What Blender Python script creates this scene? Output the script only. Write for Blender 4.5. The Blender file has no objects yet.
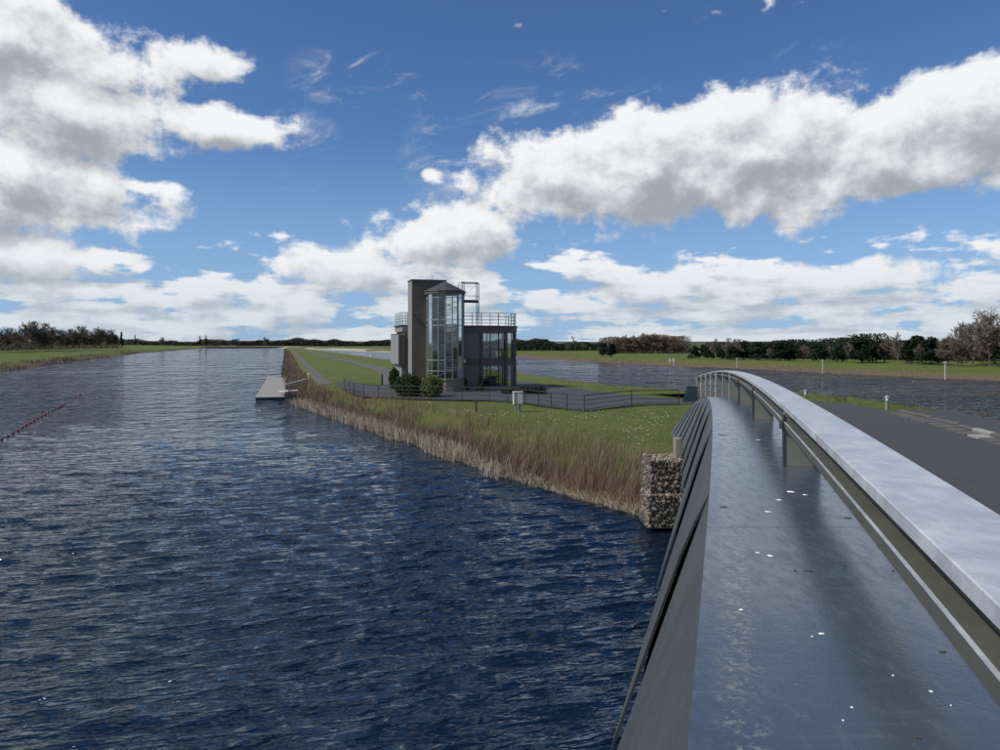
import bpy, bmesh, math, random
import numpy as np
from mathutils import Vector

# ------------------------------------------------------------------ camera, world, sun
S = bpy.context.scene
C = S.collection
R = math.radians
EYE = 5.0            # camera height above the water (z = 0)
F, HY = 720.0, 343.0  # focal length in photo pixels, row of the horizon
cam = bpy.data.cameras.new('camera'); camo = bpy.data.objects.new('camera', cam); C.objects.link(camo)
cam.sensor_width = 36.0; cam.lens = 36.0 * F / 1000.0
cam.shift_y = -(375.0 - HY) / 1000.0
cam.clip_start = 0.05; cam.clip_end = 20000
camo.location = (0, 0, EYE); camo.rotation_euler = (R(90), 0, 0)
S.camera = camo
SUN_AZ, SUN_EL = -111.0, 47.0
SUNV = Vector((math.sin(R(SUN_AZ)) * math.cos(R(SUN_EL)), math.cos(R(SUN_AZ)) * math.cos(R(SUN_EL)), math.sin(R(SUN_EL))))
sl = bpy.data.lights.new('sun', 'SUN'); so = bpy.data.objects.new('sun', sl); C.objects.link(so)
sl.energy = 3.8; sl.angle = R(3.0); sl.color = (1.0, 0.95, 0.87)
so.rotation_euler = SUNV.to_track_quat('Z', 'Y').to_euler()
so.location = (-60, 20, 80)
S.view_settings.view_transform = 'Standard'; S.view_settings.look = 'None'
S.view_settings.exposure = 0.25; S.view_settings.gamma = 1.0; S.view_settings.use_curve_mapping = False
S.cycles.sample_clamp_direct = 4.0
S.render.resolution_x = 1024; S.render.resolution_y = 768

# world: Nishita sky with procedural cumulus
W = bpy.data.worlds.new('World'); S.world = W; W.use_nodes = True
class NT:
    def __init__(s, tree): s.t = tree; s.n = tree.nodes; s.l = tree.links
    def put(s, sock, v):
        if isinstance(v, bpy.types.NodeSocket): s.l.new(v, sock)
        elif v is not None: sock.default_value = v
    def m(s, op, a, b=None, c=None, clamp=False):
        n = s.n.new('ShaderNodeMath'); n.operation = op; n.use_clamp = clamp
        s.put(n.inputs[0], a); s.put(n.inputs[1], b); s.put(n.inputs[2], c); return n.outputs[0]
    def vm(s, op, a, b=None, c=None):
        n = s.n.new('ShaderNodeVectorMath'); n.operation = op
        s.put(n.inputs[0], a); s.put(n.inputs[1], b); s.put(n.inputs[2], c)
        return n.outputs['Value'] if op in ('LENGTH', 'DOT_PRODUCT') else n.outputs[0]
    def xyz(s, x, y, z):
        n = s.n.new('ShaderNodeCombineXYZ'); s.put(n.inputs[0], x); s.put(n.inputs[1], y); s.put(n.inputs[2], z); return n.outputs[0]
    def sep(s, v):
        n = s.n.new('ShaderNodeSeparateXYZ'); s.put(n.inputs[0], v); return n.outputs
    def noise(s, v, scale, detail=4, rough=0.5, lac=2.0, dist=0.0):
        n = s.n.new('ShaderNodeTexNoise'); s.put(n.inputs['Vector'], v)
        n.inputs['Scale'].default_value = scale; n.inputs['Detail'].default_value = detail
        n.inputs['Roughness'].default_value = rough; n.inputs['Lacunarity'].default_value = lac; n.inputs['Distortion'].default_value = dist
        return n.outputs['Fac']
    def vor(s, v, scale, feat='F1', out='Distance', rnd=1.0):
        n = s.n.new('ShaderNodeTexVoronoi'); n.feature = feat; s.put(n.inputs['Vector'], v)
        n.inputs['Scale'].default_value = scale; n.inputs['Randomness'].default_value = rnd; return n.outputs[out]
    def sm(s, v, a, b, lo=0.0, hi=1.0):
        n = s.n.new('ShaderNodeMapRange'); n.interpolation_type = 'SMOOTHSTEP'
        s.put(n.inputs['Value'], v); n.inputs['From Min'].default_value = a; n.inputs['From Max'].default_value = b
        s.put(n.inputs['To Min'], lo); s.put(n.inputs['To Max'], hi); return n.outputs[0]
    def mix(s, f, a, b):
        n = s.n.new('ShaderNodeMix'); n.data_type = 'RGBA'; s.put(n.inputs[0], f)
        for k, v in ((6, a), (7, b)): s.put(n.inputs[k], v if isinstance(v, bpy.types.NodeSocket) else (v[0], v[1], v[2], 1))
        return n.outputs[2]
    def bump(s, h, strength, dist=0.02, normal=None):
        n = s.n.new('ShaderNodeBump'); n.inputs['Strength'].default_value = strength; n.inputs['Distance'].default_value = dist
        s.put(n.inputs['Height'], h)
        if normal is not None: s.put(n.inputs['Normal'], normal)
        return n.outputs[0]

SKY = 0.085
def sky():
    k = NT(W.node_tree); k.n.clear()
    tc = k.n.new('ShaderNodeTexCoord').outputs['Generated']
    st = k.n.new('ShaderNodeTexSky'); st.sky_type = 'NISHITA'; st.sun_disc = False
    st.sun_elevation = R(SUN_EL); st.sun_rotation = R(SUN_AZ); st.air_density = 1.0; st.dust_density = 0.15; st.ozone_density = 2.2
    x, y, z = k.sep(k.vm('NORMALIZE', tc))
    u = k.m('ARCTAN2', x, y); v = k.m('ARCSINE', z)
    def n2d(vec, scale, detail, rough, dist=0.0):
        o = k.noise(vec, scale, detail, rough, 2.05, dist); o.node.noise_dimensions = '2D'; return o
    # cumulus clouds, at the azimuth and elevation where the photograph shows them: column, row, half width, half height, weight
    BL = [(-10, 35, 130, 75, 1.4), (60, 105, 160, 66, 1.5), (190, 62, 75, 36, .8), (215, 126, 105, 30, 1.1), (10, 185, 170, 60, 1.5), (145, 186, 75, 18, .9),
          (20, 258, 110, 36, 1.2), (142, 268, 24, 14, .8), (225, 287, 55, 17, 1.1), (425, 142, 46, 22, .40), (432, 176, 30, 18, .40),
          (450, 236, 92, 38, 1.4), (345, 270, 80, 28, 1.3), (560, 180, 95, 52, 1.4), (650, 172, 120, 66, 1.8), (760, 155, 140, 72, 1.8),
          (870, 155, 135, 56, 1.6), (965, 122, 125, 62, 1.7), (1000, 182, 80, 24, .8), (820, 276, 190, 22, 1.0), (640, 292, 130, 20, 1.0), (1100, 110, 130, 60, 1.1), (-120, 90, 140, 90, 1.1)]
    WI = [(350, 78, 90, 42), (450, 90, 110, 40), (545, 110, 80, 70), (800, 80, 90, 50), (620, 90, 60, 30), (300, 150, 60, 60), (450, 160, 70, 60)]     # thin wisps
    def blobs(u, v, BL=BL):
        p = k.xyz(u, v, 0.0); f = None
        for (px, py, rx, ry, w) in BL:
            rr = math.hypot(px - 500, F)
            cu, cv = math.atan2(px - 500, F), math.atan2(HY - py, rr)
            au, av = rx / rr * (F / rr), ry / rr
            g = k.m('MULTIPLY_ADD', k.vm('LENGTH', k.vm('MULTIPLY_ADD', p, (1 / au, 1 / av, 0), (-cu / au, -cv / av, 0))), -max(w, 1.3), w)
            f = g if f is None else k.m('SMOOTH_MAX', f, g, 0.15)
        return f
    # the same cloud field carries on all round and overhead
    zz = k.m('ADD', k.m('MAXIMUM', z, 0.0), 0.12)
    gn = n2d(k.xyz(k.m('DIVIDE', x, zz), k.m('DIVIDE', y, zz), 0.0), 0.8, 2, 0.5)
    out = k.sm(k.m('MAXIMUM', k.m('DIVIDE', k.m('ABSOLUTE', u), 0.8), k.m('DIVIDE', v, 0.56)), 1.0, 1.25, 0.0, 1.0)
    gen = k.m('MULTIPLY_ADD', k.m('SUBTRACT', gn, 0.60), 5.0, k.m('MULTIPLY_ADD', out, 2.0, -2.0))
    def field(u, v):
        wv = k.m('POWER', k.m('MAXIMUM', k.m('ADD', v, 0.004), 0.0), 0.6)
        bn = n2d(k.xyz(k.m('MULTIPLY', u, 8.0), k.m('MULTIPLY', wv, 21.0), 0.0), 1.0, 3, 0.55)
        cov = k.sm(v, 0.045, 0.20, 0.48, -1.1)
        f = k.m('SMOOTH_MAX', blobs(u, v), k.m('MULTIPLY_ADD', k.m('SUBTRACT', bn, 0.47), 3.4, cov), 0.1)
        f = k.m('SMOOTH_MAX', f, gen, 0.1)
        q = k.xyz(u, k.m('MULTIPLY', v, 1.3), 0.0)
        n1 = n2d(q, 12.0, 9, 0.60, 0.1)
        return k.m('MULTIPLY_ADD', k.m('SUBTRACT', n1, 0.5), 2.3, f)
    d0 = field(u, v)
    d1 = field(k.m('ADD', u, -0.012), k.m('ADD', v, 0.024))
    al = k.sm(d0, -0.06, 0.44)
    wn = n2d(k.xyz(k.m('MULTIPLY_ADD', v, 6.0, k.m('MULTIPLY', u, 9.0)), k.m('MULTIPLY_ADD', u, -7.0, k.m('MULTIPLY', v, 24.0)), 0.0), 1.0, 7, 0.66, 0.4)
    wa = k.m('MULTIPLY', k.sm(wn, 0.50, 0.78), k.sm(blobs(u, v, [(a, b, c, d, 1.0) for a, b, c, d in WI]), -0.1, 0.7, 0.0, 0.62))
    al = k.m('MAXIMUM', al, wa)
    lit = k.sm(k.m('SUBTRACT', k.m('MULTIPLY', k.m('SUBTRACT', d0, d1), 0.62), k.m('MULTIPLY', k.m('MAXIMUM', d1, 0.0), 0.36)), -1.0, 0.40)
    cc = k.mix(lit, (0.35, 0.375, 0.415), (0.89, 0.895, 0.90))
    # distant clouds and the lowest sky take the colour of the air
    air = k.sm(v, 0.0, 0.16, 0.62, 0.0)
    cc = k.mix(air, cc, (0.50, 0.58, 0.67))
    sk = k.vm('SCALE', st.outputs[0], None); sk.node.inputs['Scale'].default_value = SKY
    sk = k.vm('MULTIPLY', sk, (0.62, 0.83, 1.12))
    sk = k.mix(k.sm(v, 0.0, 0.30, 0.75, 0.0), sk, (0.28, 0.45, 0.72))
    col = k.mix(k.m('MULTIPLY', al, 0.97), sk, cc)
    bg = k.n.new('ShaderNodeBackground'); k.put(bg.inputs['Color'], col); bg.inputs['Strength'].default_value = 0.88
    o = k.n.new('ShaderNodeOutputWorld'); k.l.new(bg.outputs[0], o.inputs['Surface'])
    W.cycles.sampling_method = 'MANUAL'; W.cycles.sample_map_resolution = 512
sky()

# ------------------------------------------------------------------ helpers
rng = np.random.default_rng(7); random.seed(7)
def P(px, py, z=0.0):                    # photo pixel on the level z
    d = (EYE - z) * F / (py - HY); return Vector(((px - 500) / F * d, d, z))
def Q(px, py, d):                        # photo pixel at distance d
    return Vector(((px - 500) / F * d, d, EYE - (py - HY) / F * d))
def tag(o, label=None, cat=None, group=None, kind=None):
    if label: o['label'] = label
    if cat: o['category'] = cat
    if group: o['group'] = group
    if kind: o['kind'] = kind
    return o
ORG = {}
def empty(name, loc=(0, 0, 0), rz=0.0, label=None, cat=None, group=None):
    o = bpy.data.objects.new(name, None); C.objects.link(o); o.location = loc; o.rotation_euler = (0, 0, rz)
    o.empty_display_size = 0.3; ORG[o.name] = Vector(loc); tag(o, label, cat, group); return o
def mesh(name, v, f, mat, smooth=False):
    me = bpy.data.meshes.new(name)
    if isinstance(v, np.ndarray) and isinstance(f, np.ndarray):
        n = f.shape[1]; me.vertices.add(len(v)); me.vertices.foreach_set('co', np.ascontiguousarray(v, dtype=np.float32).ravel())
        me.loops.add(f.size); me.loops.foreach_set('vertex_index', np.ascontiguousarray(f, dtype=np.int32).ravel())
        me.polygons.add(len(f)); me.polygons.foreach_set('loop_start', np.arange(0, f.size, n, dtype=np.int32))
        try: me.polygons.foreach_set('loop_total', np.full(len(f), n, dtype=np.int32))
        except Exception: pass
        me.update(calc_edges=True); me.validate()
    else:
        me.from_pydata([tuple(p) for p in v], [], [tuple(q) for q in f]); me.update()
    if mat: me.materials.append(mat)
    if smooth: me.polygons.foreach_set('use_smooth', np.ones(len(me.polygons), dtype=bool))
    return me
def link(name, me, parent=None, loc=(0, 0, 0), rz=0.0):
    o = bpy.data.objects.new(name, me); C.objects.link(o); o.location = loc; o.rotation_euler = (0, 0, rz)
    if parent is not None: o.parent = parent
    return o
class MB:
    def __init__(s): s.v = []; s.f = []
    def add(s, v, f): n = len(s.v); s.v += [tuple(p) for p in v]; s.f += [tuple(i + n for i in q) for q in f]; return s
    def box(s, x0, x1, y0, y1, z0, z1):
        return s.add([(x0, y0, z0), (x1, y0, z0), (x1, y1, z0), (x0, y1, z0), (x0, y0, z1), (x1, y0, z1), (x1, y1, z1), (x0, y1, z1)],
                     [(0, 3, 2, 1), (4, 5, 6, 7), (0, 1, 5, 4), (1, 2, 6, 5), (2, 3, 7, 6), (3, 0, 4, 7)])
    def bar(s, a, b, w, h=None, up=(0, 0, 1)):     # rectangular bar
        a, b = Vector(a), Vector(b); h = h or w; t = (b - a).normalized(); up = Vector(up)
        if abs(t.dot(up)) > 0.95: up = Vector((1, 0, 0))
        sd = t.cross(up).normalized() * (w / 2); u2 = sd.cross(t).normalized() * (h / 2)
        r = [a - sd - u2, a + sd - u2, a + sd + u2, a - sd + u2, b - sd - u2, b + sd - u2, b + sd + u2, b - sd + u2]
        return s.add(r, [(0, 3, 2, 1), (4, 5, 6, 7), (0, 1, 5, 4), (1, 2, 6, 5), (2, 3, 7, 6), (3, 0, 4, 7)])
    def tube(s, pts, r, n=8, cap=True):
        pts = [Vector(p) for p in pts]; rr = r if isinstance(r, (list, tuple)) else [r] * len(pts); vs = []; fs = []
        for i, p in enumerate(pts):
            t = (pts[min(i + 1, len(pts) - 1)] - pts[max(i - 1, 0)]).normalized()
            a = t.cross(Vector((0, 0, 1)) if abs(t.z) < 0.9 else Vector((1, 0, 0))).normalized(); b = t.cross(a)
            for j in range(n):
                w = 2 * math.pi * j / n; vs.append(p + (a * math.cos(w) + b * math.sin(w)) * rr[i])
        for i in range(len(pts) - 1):
            for j in range(n): fs.append((i * n + j, i * n + (j + 1) % n, (i + 1) * n + (j + 1) % n, (i + 1) * n + j))
        if cap: fs.append(tuple(range(n - 1, -1, -1))); fs.append(tuple(range((len(pts) - 1) * n, len(pts) * n)))
        return s.add(vs, fs)
    def lathe(s, prof, n=16, c=(0, 0, 0), ph=0.0):
        vs = []; fs = []
        for r, z in prof:
            for j in range(n):
                w = 2 * math.pi * (j + ph) / n; vs.append((c[0] + r * math.cos(w), c[1] + r * math.sin(w), c[2] + z))
        for i in range(len(prof) - 1):
            for j in range(n): fs.append((i * n + j, i * n + (j + 1) % n, (i + 1) * n + (j + 1) % n, (i + 1) * n + j))
        fs.append(tuple(range(n - 1, -1, -1))); fs.append(tuple(range((len(prof) - 1) * n, len(prof) * n)))
        return s.add(vs, fs)
    def prism(s, poly, z0, z1):
        n = len(poly); vs = [(p[0], p[1], z0) for p in poly] + [(p[0], p[1], z1) for p in poly]
        return s.add(vs, [tuple(range(n - 1, -1, -1)), tuple(range(n, 2 * n))] + [(i, (i + 1) % n, n + (i + 1) % n, n + i) for i in range(n)])
    def build(s, name, mat, parent=None, smooth=False, bevel=0.0, local=False):
        v = s.v
        if parent is not None and not local:
            r = parent
            while r.parent: r = r.parent
            o = ORG[r.name]; v = [(p[0] - o.x, p[1] - o.y, p[2] - o.z) for p in v]
        ob = link(name, mesh(name, v, s.f, mat, smooth), parent)
        if bevel:
            m = ob.modifiers.new('bevel', 'BEVEL'); m.width = bevel; m.segments = 2; m.limit_method = 'ANGLE'
        return ob

# ------------------------------------------------------------------ materials
MAT = {}
def mat(name, col=(.5, .5, .5), rough=0.6, metal=0.0, spec=0.5, fn=None, var=0.0, vs=3.0, bump=0.0, bs=20.0, bd=0.01):
    m = bpy.data.materials.new(name); m.use_nodes = True; k = NT(m.node_tree); b = k.n['Principled BSDF']
    b.inputs['Base Color'].default_value = (*col, 1); b.inputs['Roughness'].default_value = rough
    b.inputs['Metallic'].default_value = metal; b.inputs['Specular IOR Level'].default_value = spec
    pos = k.n.new('ShaderNodeTexCoord').outputs['Object']
    if var:
        n = k.noise(pos, vs, 6, 0.6)
        k.put(b.inputs['Base Color'], k.mix(n, [c * (1 - var) for c in col], [min(1, c * (1 + var)) for c in col]))
    if bump: k.put(b.inputs['Normal'], k.bump(k.noise(pos, bs, 5, 0.6), bump, bd))
    if fn: fn(k, b, pos)
    MAT[name] = m; return m
def island_rand(k):
    return k.n.new('ShaderNodeNewGeometry').outputs['Random Per Island']
def ramp(k, f, stops):
    n = k.n.new('ShaderNodeValToRGB'); k.put(n.inputs[0], f); e = n.color_ramp.elements
    while len(e) < len(stops): e.new(0.5)
    for i, (p, c) in enumerate(stops): e[i].position = p; e[i].color = (*c, 1)
    return n.outputs[0]

def f_water(k, b, pos):
    g = k.n.new('ShaderNodeNewGeometry').outputs['Position']
    x, y, z = k.sep(g)
    # short wind ripples: crests lie across the wind
    rot = k.xyz(k.m('ADD', k.m('MULTIPLY', x, 0.97), k.m('MULTIPLY', y, 0.24)), k.m('SUBTRACT', k.m('MULTIPLY', y, 0.97), k.m('MULTIPLY', x, 0.24)), 0.0)
    def n2(sc, det, ro, di=0.0):
        o = k.noise(k.vm('MULTIPLY', rot, (*sc, 1)), 1.0, det, ro, 2.1, di); o.node.noise_dimensions = '2D'; return o
    r0 = n2((2.2, 7.5), 2, 0.5, 0.2)                         # ripples, small to large
    r1 = n2((0.9, 2.7), 2, 0.5, 0.2)
    r2 = n2((0.55, 0.50), 2, 0.5, 0.15)
    r3 = n2((0.24, 0.11), 2, 0.5, 0.15)
    gust = k.sm(n2((0.02, 0.04), 3, 0.6), 0.32, 0.68, 0.75, 1.25)
    h = k.m('MULTIPLY', r0, k.sm(y, 10.0, 40.0, 0.070, 0.02))
    h = k.m('MULTIPLY_ADD', r1, k.sm(y, 10.0, 40.0, 0.10, 0.26), h)
    h = k.m('MULTIPLY_ADD', r2, k.sm(y, 20.0, 75.0, 0.0, 2.0), h)
    h = k.m('MULTIPLY_ADD', r3, k.sm(y, 50.0, 180.0, 0.0, 11.0), h)
    k.put(b.inputs['Normal'], k.bump(k.m('MULTIPLY', h, gust), 1.0, 1.0))
    # ripples too small to make out from here act as a rougher surface farther off
    k.put(b.inputs['Roughness'], k.m('MULTIPLY', k.sm(y, 15.0, 140.0, 0.06, 0.12), gust))
    k.put(b.inputs['Base Color'], k.mix(k.noise(g, 0.02, 2), (0.002, 0.008, 0.019), (0.003, 0.011, 0.025)))
mat('water', (.008, .018, .035), 0.05, fn=f_water); MAT['water'].node_tree.nodes['Principled BSDF'].inputs['IOR'].default_value = 1.62; MAT['water'].node_tree.nodes['Principled BSDF'].inputs['Specular Tint'].default_value = (.84, .94, 1, 1)

def f_grass(c1, c2, c3):
    def fn(k, b, pos):
        n1 = k.noise(pos, 0.16, 5, 0.62); n2 = k.noise(pos, 1.1, 6, 0.72); n3 = k.noise(pos, 9.0, 5, 0.75)
        a = k.mix(k.sm(n1, 0.38, 0.62), c1, c2)
        a = k.mix(k.sm(n2, 0.44, 0.66), a, c3)
        a = k.mix(k.sm(k.noise(pos, 0.45, 5, 0.7), 0.54, 0.70, 0.0, 0.6), a, (.145, .125, .060))
        a = k.mix(k.m('MULTIPLY', k.sm(n3, 0.42, 0.66), 0.7), a, [c * 0.42 for c in c1])
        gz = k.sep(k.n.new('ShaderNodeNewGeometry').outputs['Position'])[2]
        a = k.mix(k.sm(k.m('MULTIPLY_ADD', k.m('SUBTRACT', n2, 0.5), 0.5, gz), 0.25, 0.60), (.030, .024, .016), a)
        k.put(b.inputs['Base Color'], a)
        k.put(b.inputs['Normal'], k.bump(k.m('ADD', n3, k.m('MULTIPLY', n2, 0.8)), 0.9, 0.12))
    return fn
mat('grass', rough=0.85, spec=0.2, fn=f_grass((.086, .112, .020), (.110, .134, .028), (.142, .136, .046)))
mat('far_grass', rough=0.9, spec=0.15, fn=f_grass((.048, .080, .018), (.064, .088, .024), (.094, .090, .042)))
mat('hazy_hill_wood', (.075, .085, .085), 0.95, spec=0.1, var=0.3, vs=0.02)  # distance haze mixed into the woodland colour as bluish grey
def f_bank(k, b, pos):
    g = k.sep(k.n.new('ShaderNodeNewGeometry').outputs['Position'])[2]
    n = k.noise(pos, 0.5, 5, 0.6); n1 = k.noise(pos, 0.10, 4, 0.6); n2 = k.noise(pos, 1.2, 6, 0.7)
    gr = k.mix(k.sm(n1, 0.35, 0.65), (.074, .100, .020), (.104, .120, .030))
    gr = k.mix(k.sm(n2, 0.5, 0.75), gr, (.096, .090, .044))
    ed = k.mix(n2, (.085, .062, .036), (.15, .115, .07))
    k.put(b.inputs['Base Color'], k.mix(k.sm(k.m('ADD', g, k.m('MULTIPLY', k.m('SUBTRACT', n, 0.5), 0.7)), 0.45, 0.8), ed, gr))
    k.put(b.inputs['Normal'], k.bump(n2, 0.8, 0.3))
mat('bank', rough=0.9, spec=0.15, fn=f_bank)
def f_tarmac(k, b, pos):
    n1 = k.noise(pos, 0.5, 4, 0.6); n2 = k.noise(pos, 45.0, 3, 0.7); n3 = k.noise(k.vm('MULTIPLY', pos, (1, .25, 1)), 1.3, 5, 0.6)
    c = k.mix(n1, (.030, .030, .033), (.052, .051, .055)); c = k.mix(k.m('MULTIPLY', n2, 0.5), c, (.088, .088, .092)); c = k.mix(k.sm(n3, 0.55, 0.75, 0.0, 0.35), c, (.03, .03, .033))
    k.put(b.inputs['Base Color'], c); k.put(b.inputs['Normal'], k.bump(n2, 0.6, 0.01))
mat('tarmac', rough=0.8, spec=0.3, fn=f_tarmac)
mat('path', (.085, .080, .072), 0.85, var=0.35, vs=2.0, bump=0.4, bs=30)
mat('gravel', (.20, .185, .155), 0.9, var=0.4, vs=6.0, bump=0.6, bs=25)
mat('sand', (.34, .30, .22), 0.9, var=0.3, vs=0.3)
mat('concrete', (.33, .31, .27), 0.8, var=0.3, vs=2.0, bump=0.3, bs=25)
mat('kerb', (.085, .078, .07), 0.85, var=0.45, vs=4.0, bump=0.5, bs=25)
mat('kerb_white', (.24, .235, .22), 0.8, var=0.25, vs=9.0, bump=0.3, bs=25)
def f_plate(k, b, pos):
    s = k.vm('MULTIPLY', pos, (3.0, 1.0, 1.0))
    n1 = k.noise(pos, 1.6, 6, 0.62); n2 = k.noise(s, 7.0, 6, 0.65); n3 = k.noise(pos, 60.0, 3, 0.6)
    c = k.mix(n1, (.042, .057, .080), (.068, .086, .112))
    c = k.mix(k.sm(n2, 0.58, 0.78, 0.0, 0.55), c, (.12, .125, .12))
    c = k.mix(k.sm(k.vor(pos, 22.0), 0.10, 0.03, 0.0, 0.55), c, (.22, .23, .24))
    c = k.mix(k.sm(n3, 0.62, 0.8, 0.0, 0.35), c, (.17, .165, .14))
    gx, gy, gz = k.sep(k.n.new('ShaderNodeNewGeometry').outputs['Position'])
    wl = k.m('SUBTRACT', gx, k.m('ADD', 0.643, k.m('MULTIPLY', gy, k.m('MULTIPLY_ADD', gy, -0.00105, 0.315))))      # distance from the handrail
    gr = k.noise(pos, 34.0, 5, 0.7); st = k.noise(k.xyz(k.m('MULTIPLY', wl, 2.0), k.m('MULTIPLY', gy, 26.0), 0.0), 1.0, 5, 0.65)
    band = k.m('MULTIPLY', k.sm(k.m('ABSOLUTE', k.m('ADD', wl, 0.60)), 0.10, 0.02), k.sm(gr, 0.48, 0.66, 0.0, 0.6))
    c = k.mix(band, c, (.27, .26, .22))
    c = k.mix(k.sm(st, 0.58, 0.74, 0.0, 0.35), c, (.15, .155, .16))
    c = k.mix(k.m('MULTIPLY', k.sm(gr, 0.60, 0.72, 0.0, 0.5), k.sm(n1, 0.5, 0.62)), c, (.20, .195, .17))
    k.put(b.inputs['Base Color'], c)
    k.put(b.inputs['Roughness'], k.m('ADD', k.sm(n2, 0.4, 0.7, 0.13, 0.27), k.m('MULTIPLY', n3, 0.10)))
    k.put(b.inputs['Normal'], k.bump(k.m('ADD', k.m('MULTIPLY', n1, 0.6), k.m('MULTIPLY', n3, 0.12)), 0.22, 0.02))
mat('plate_paint', rough=0.28, spec=0.9, fn=f_plate)
def f_rail(k, b, pos):
    n1 = k.noise(pos, 5.0, 7, 0.68); n2 = k.noise(pos, 40.0, 4, 0.6)
    c = k.mix(k.sm(n1, 0.35, 0.68), (.34, .37, .405), (.52, .545, .575)); c = k.mix(k.sm(n2, 0.52, 0.72, 0, 0.6), c, (.30, .31, .31)); c = k.mix(k.sm(k.noise(k.vm('MULTIPLY', pos, (9, 2, 4)), 1.6, 7, 0.7), 0.52, 0.7, 0, 0.55), c, (.62, .64, .66)); c = k.mix(k.sm(k.vor(pos, 30.0), 0.09, 0.03, 0, 0.7), c, (.20, .21, .20))
    k.put(b.inputs['Base Color'], c); k.put(b.inputs['Roughness'], k.sm(n1, 0.3, 0.7, 0.34, 0.50))
    k.put(b.inputs['Normal'], k.bump(n2, 0.10, 0.004))
mat('rail_metal', rough=0.45, metal=0.25, fn=f_rail)
def f_post(k, b, pos):
    n1 = k.noise(pos, 6.0, 7, 0.65); n2 = k.noise(k.vm('MULTIPLY', pos, (6, 6, 1)), 5.0, 5, 0.6)
    c = k.mix(n1, (.15, .148, .115), (.24, .235, .19)); c = k.mix(k.sm(n2, 0.55, 0.8, 0, 0.6), c, (.05, .05, .042))
    k.put(b.inputs['Base Color'], c); k.put(b.inputs['Normal'], k.bump(n1, 0.25, 0.01))
mat('post_paint', rough=0.6, fn=f_post)
def f_fascia(k, b, pos):
    n1 = k.noise(pos, 1.4, 6, 0.6); n2 = k.noise(pos, 26.0, 5, 0.65)
    c = k.mix(n1, (.036, .043, .047), (.056, .063, .067)); c = k.mix(k.sm(n2, 0.58, 0.75, 0, 0.4), c, (.16, .165, .155))
    k.put(b.inputs['Base Color'], c); k.put(b.inputs['Roughness'], k.sm(n1, 0.3, 0.7, 0.42, 0.6))
    k.put(b.inputs['Normal'], k.bump(n1, 0.12, 0.03))
mat('fascia_paint', rough=0.5, fn=f_fascia)
mat('shaded_olive', (.070, .070, .058), 0.55, var=0.35, vs=5.0)  # post paint darkened for the shade beneath the cap lip
mat('end_paint', (.022, .045, .062), 0.6, var=0.3, vs=3.0)
mat('dark_steel', (.03, .032, .034), 0.55, var=0.3, vs=4.0)
mat('dropping', (.72, .73, .72), 0.8, var=0.15, vs=40)
mat('debris', (.05, .042, .03), 0.9, var=0.5, vs=60)
def f_stone(k, b, pos):
    r = island_rand(k); n = k.noise(pos, 30.0, 4, 0.6)
    c = ramp(k, r, [(0, (.06, .05, .04)), (.35, (.17, .135, .095)), (.7, (.28, .23, .175)), (1, (.42, .37, .30))])
    k.put(b.inputs['Base Color'], k.mix(k.m('MULTIPLY', n, 0.5), c, (.07, .06, .05)))
mat('stone', rough=0.85, fn=f_stone)
mat('wire', (.20, .20, .19), 0.5, metal=0.6)
def leafy(name, stops, rough=0.8, trans=0.0):
    def fn(k, b, pos):
        r = island_rand(k); n = k.noise(pos, 1.2, 3, 0.5)
        k.put(b.inputs['Base Color'], ramp(k, k.m('ADD', k.m('MULTIPLY', r, 0.6), k.m('MULTIPLY', n, 0.4)), stops))
    return mat(name, rough=rough, spec=0.2, fn=fn)
leafy('reed_brown', [(0.1, (.070, .042, .032)), (.40, (.165, .112, .082)), (.70, (.225, .162, .118)), (1, (.36, .28, .20))])
leafy('reed_pale', [(0.1, (.24, .19, .13)), (.5, (.40, .335, .245)), (1, (.55, .48, .38))])
leafy('blade', [(0.1, (.062, .085, .016)), (.5, (.105, .125, .028)), (1, (.165, .158, .055))])
leafy('evergreen_leaf', [(0.1, (.009, .017, .009)), (.5, (.017, .030, .014)), (1, (.032, .046, .020))])
leafy('shrub_leaf', [(0.1, (.014, .026, .008)), (.5, (.030, .052, .014)), (1, (.055, .078, .026))])
leafy('shrub_light', [(0.1, (.070, .085, .020)), (.5, (.125, .14, .038)), (1, (.19, .18, .07))])
leafy('twig', [(0.1, (.10, .085, .068)), (.5, (.165, .14, .112)), (1, (.22, .19, .15))])
leafy('twig_brown', [(0.1, (.10, .078, .056)), (.5, (.165, .13, .094)), (1, (.225, .18, .13))])
leafy('hazy_far_leaf', [(0.1, (.028, .032, .026)), (.5, (.055, .056, .046)), (1, (.085, .080, .062))])  # foliage lightened to stand in for haze over the distance
leafy('willow_leaf', [(0.1, (.16, .14, .05)), (.5, (.24, .21, .09)), (1, (.30, .26, .12))])
mat('bark', (.085, .072, .058), 0.9, var=0.4, vs=4.0, bump=0.6, bs=12)
mat('bark_pale', (.17, .155, .13), 0.9, var=0.4, vs=4.0)
mat('daisy', (.80, .80, .77), 0.8)
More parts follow.
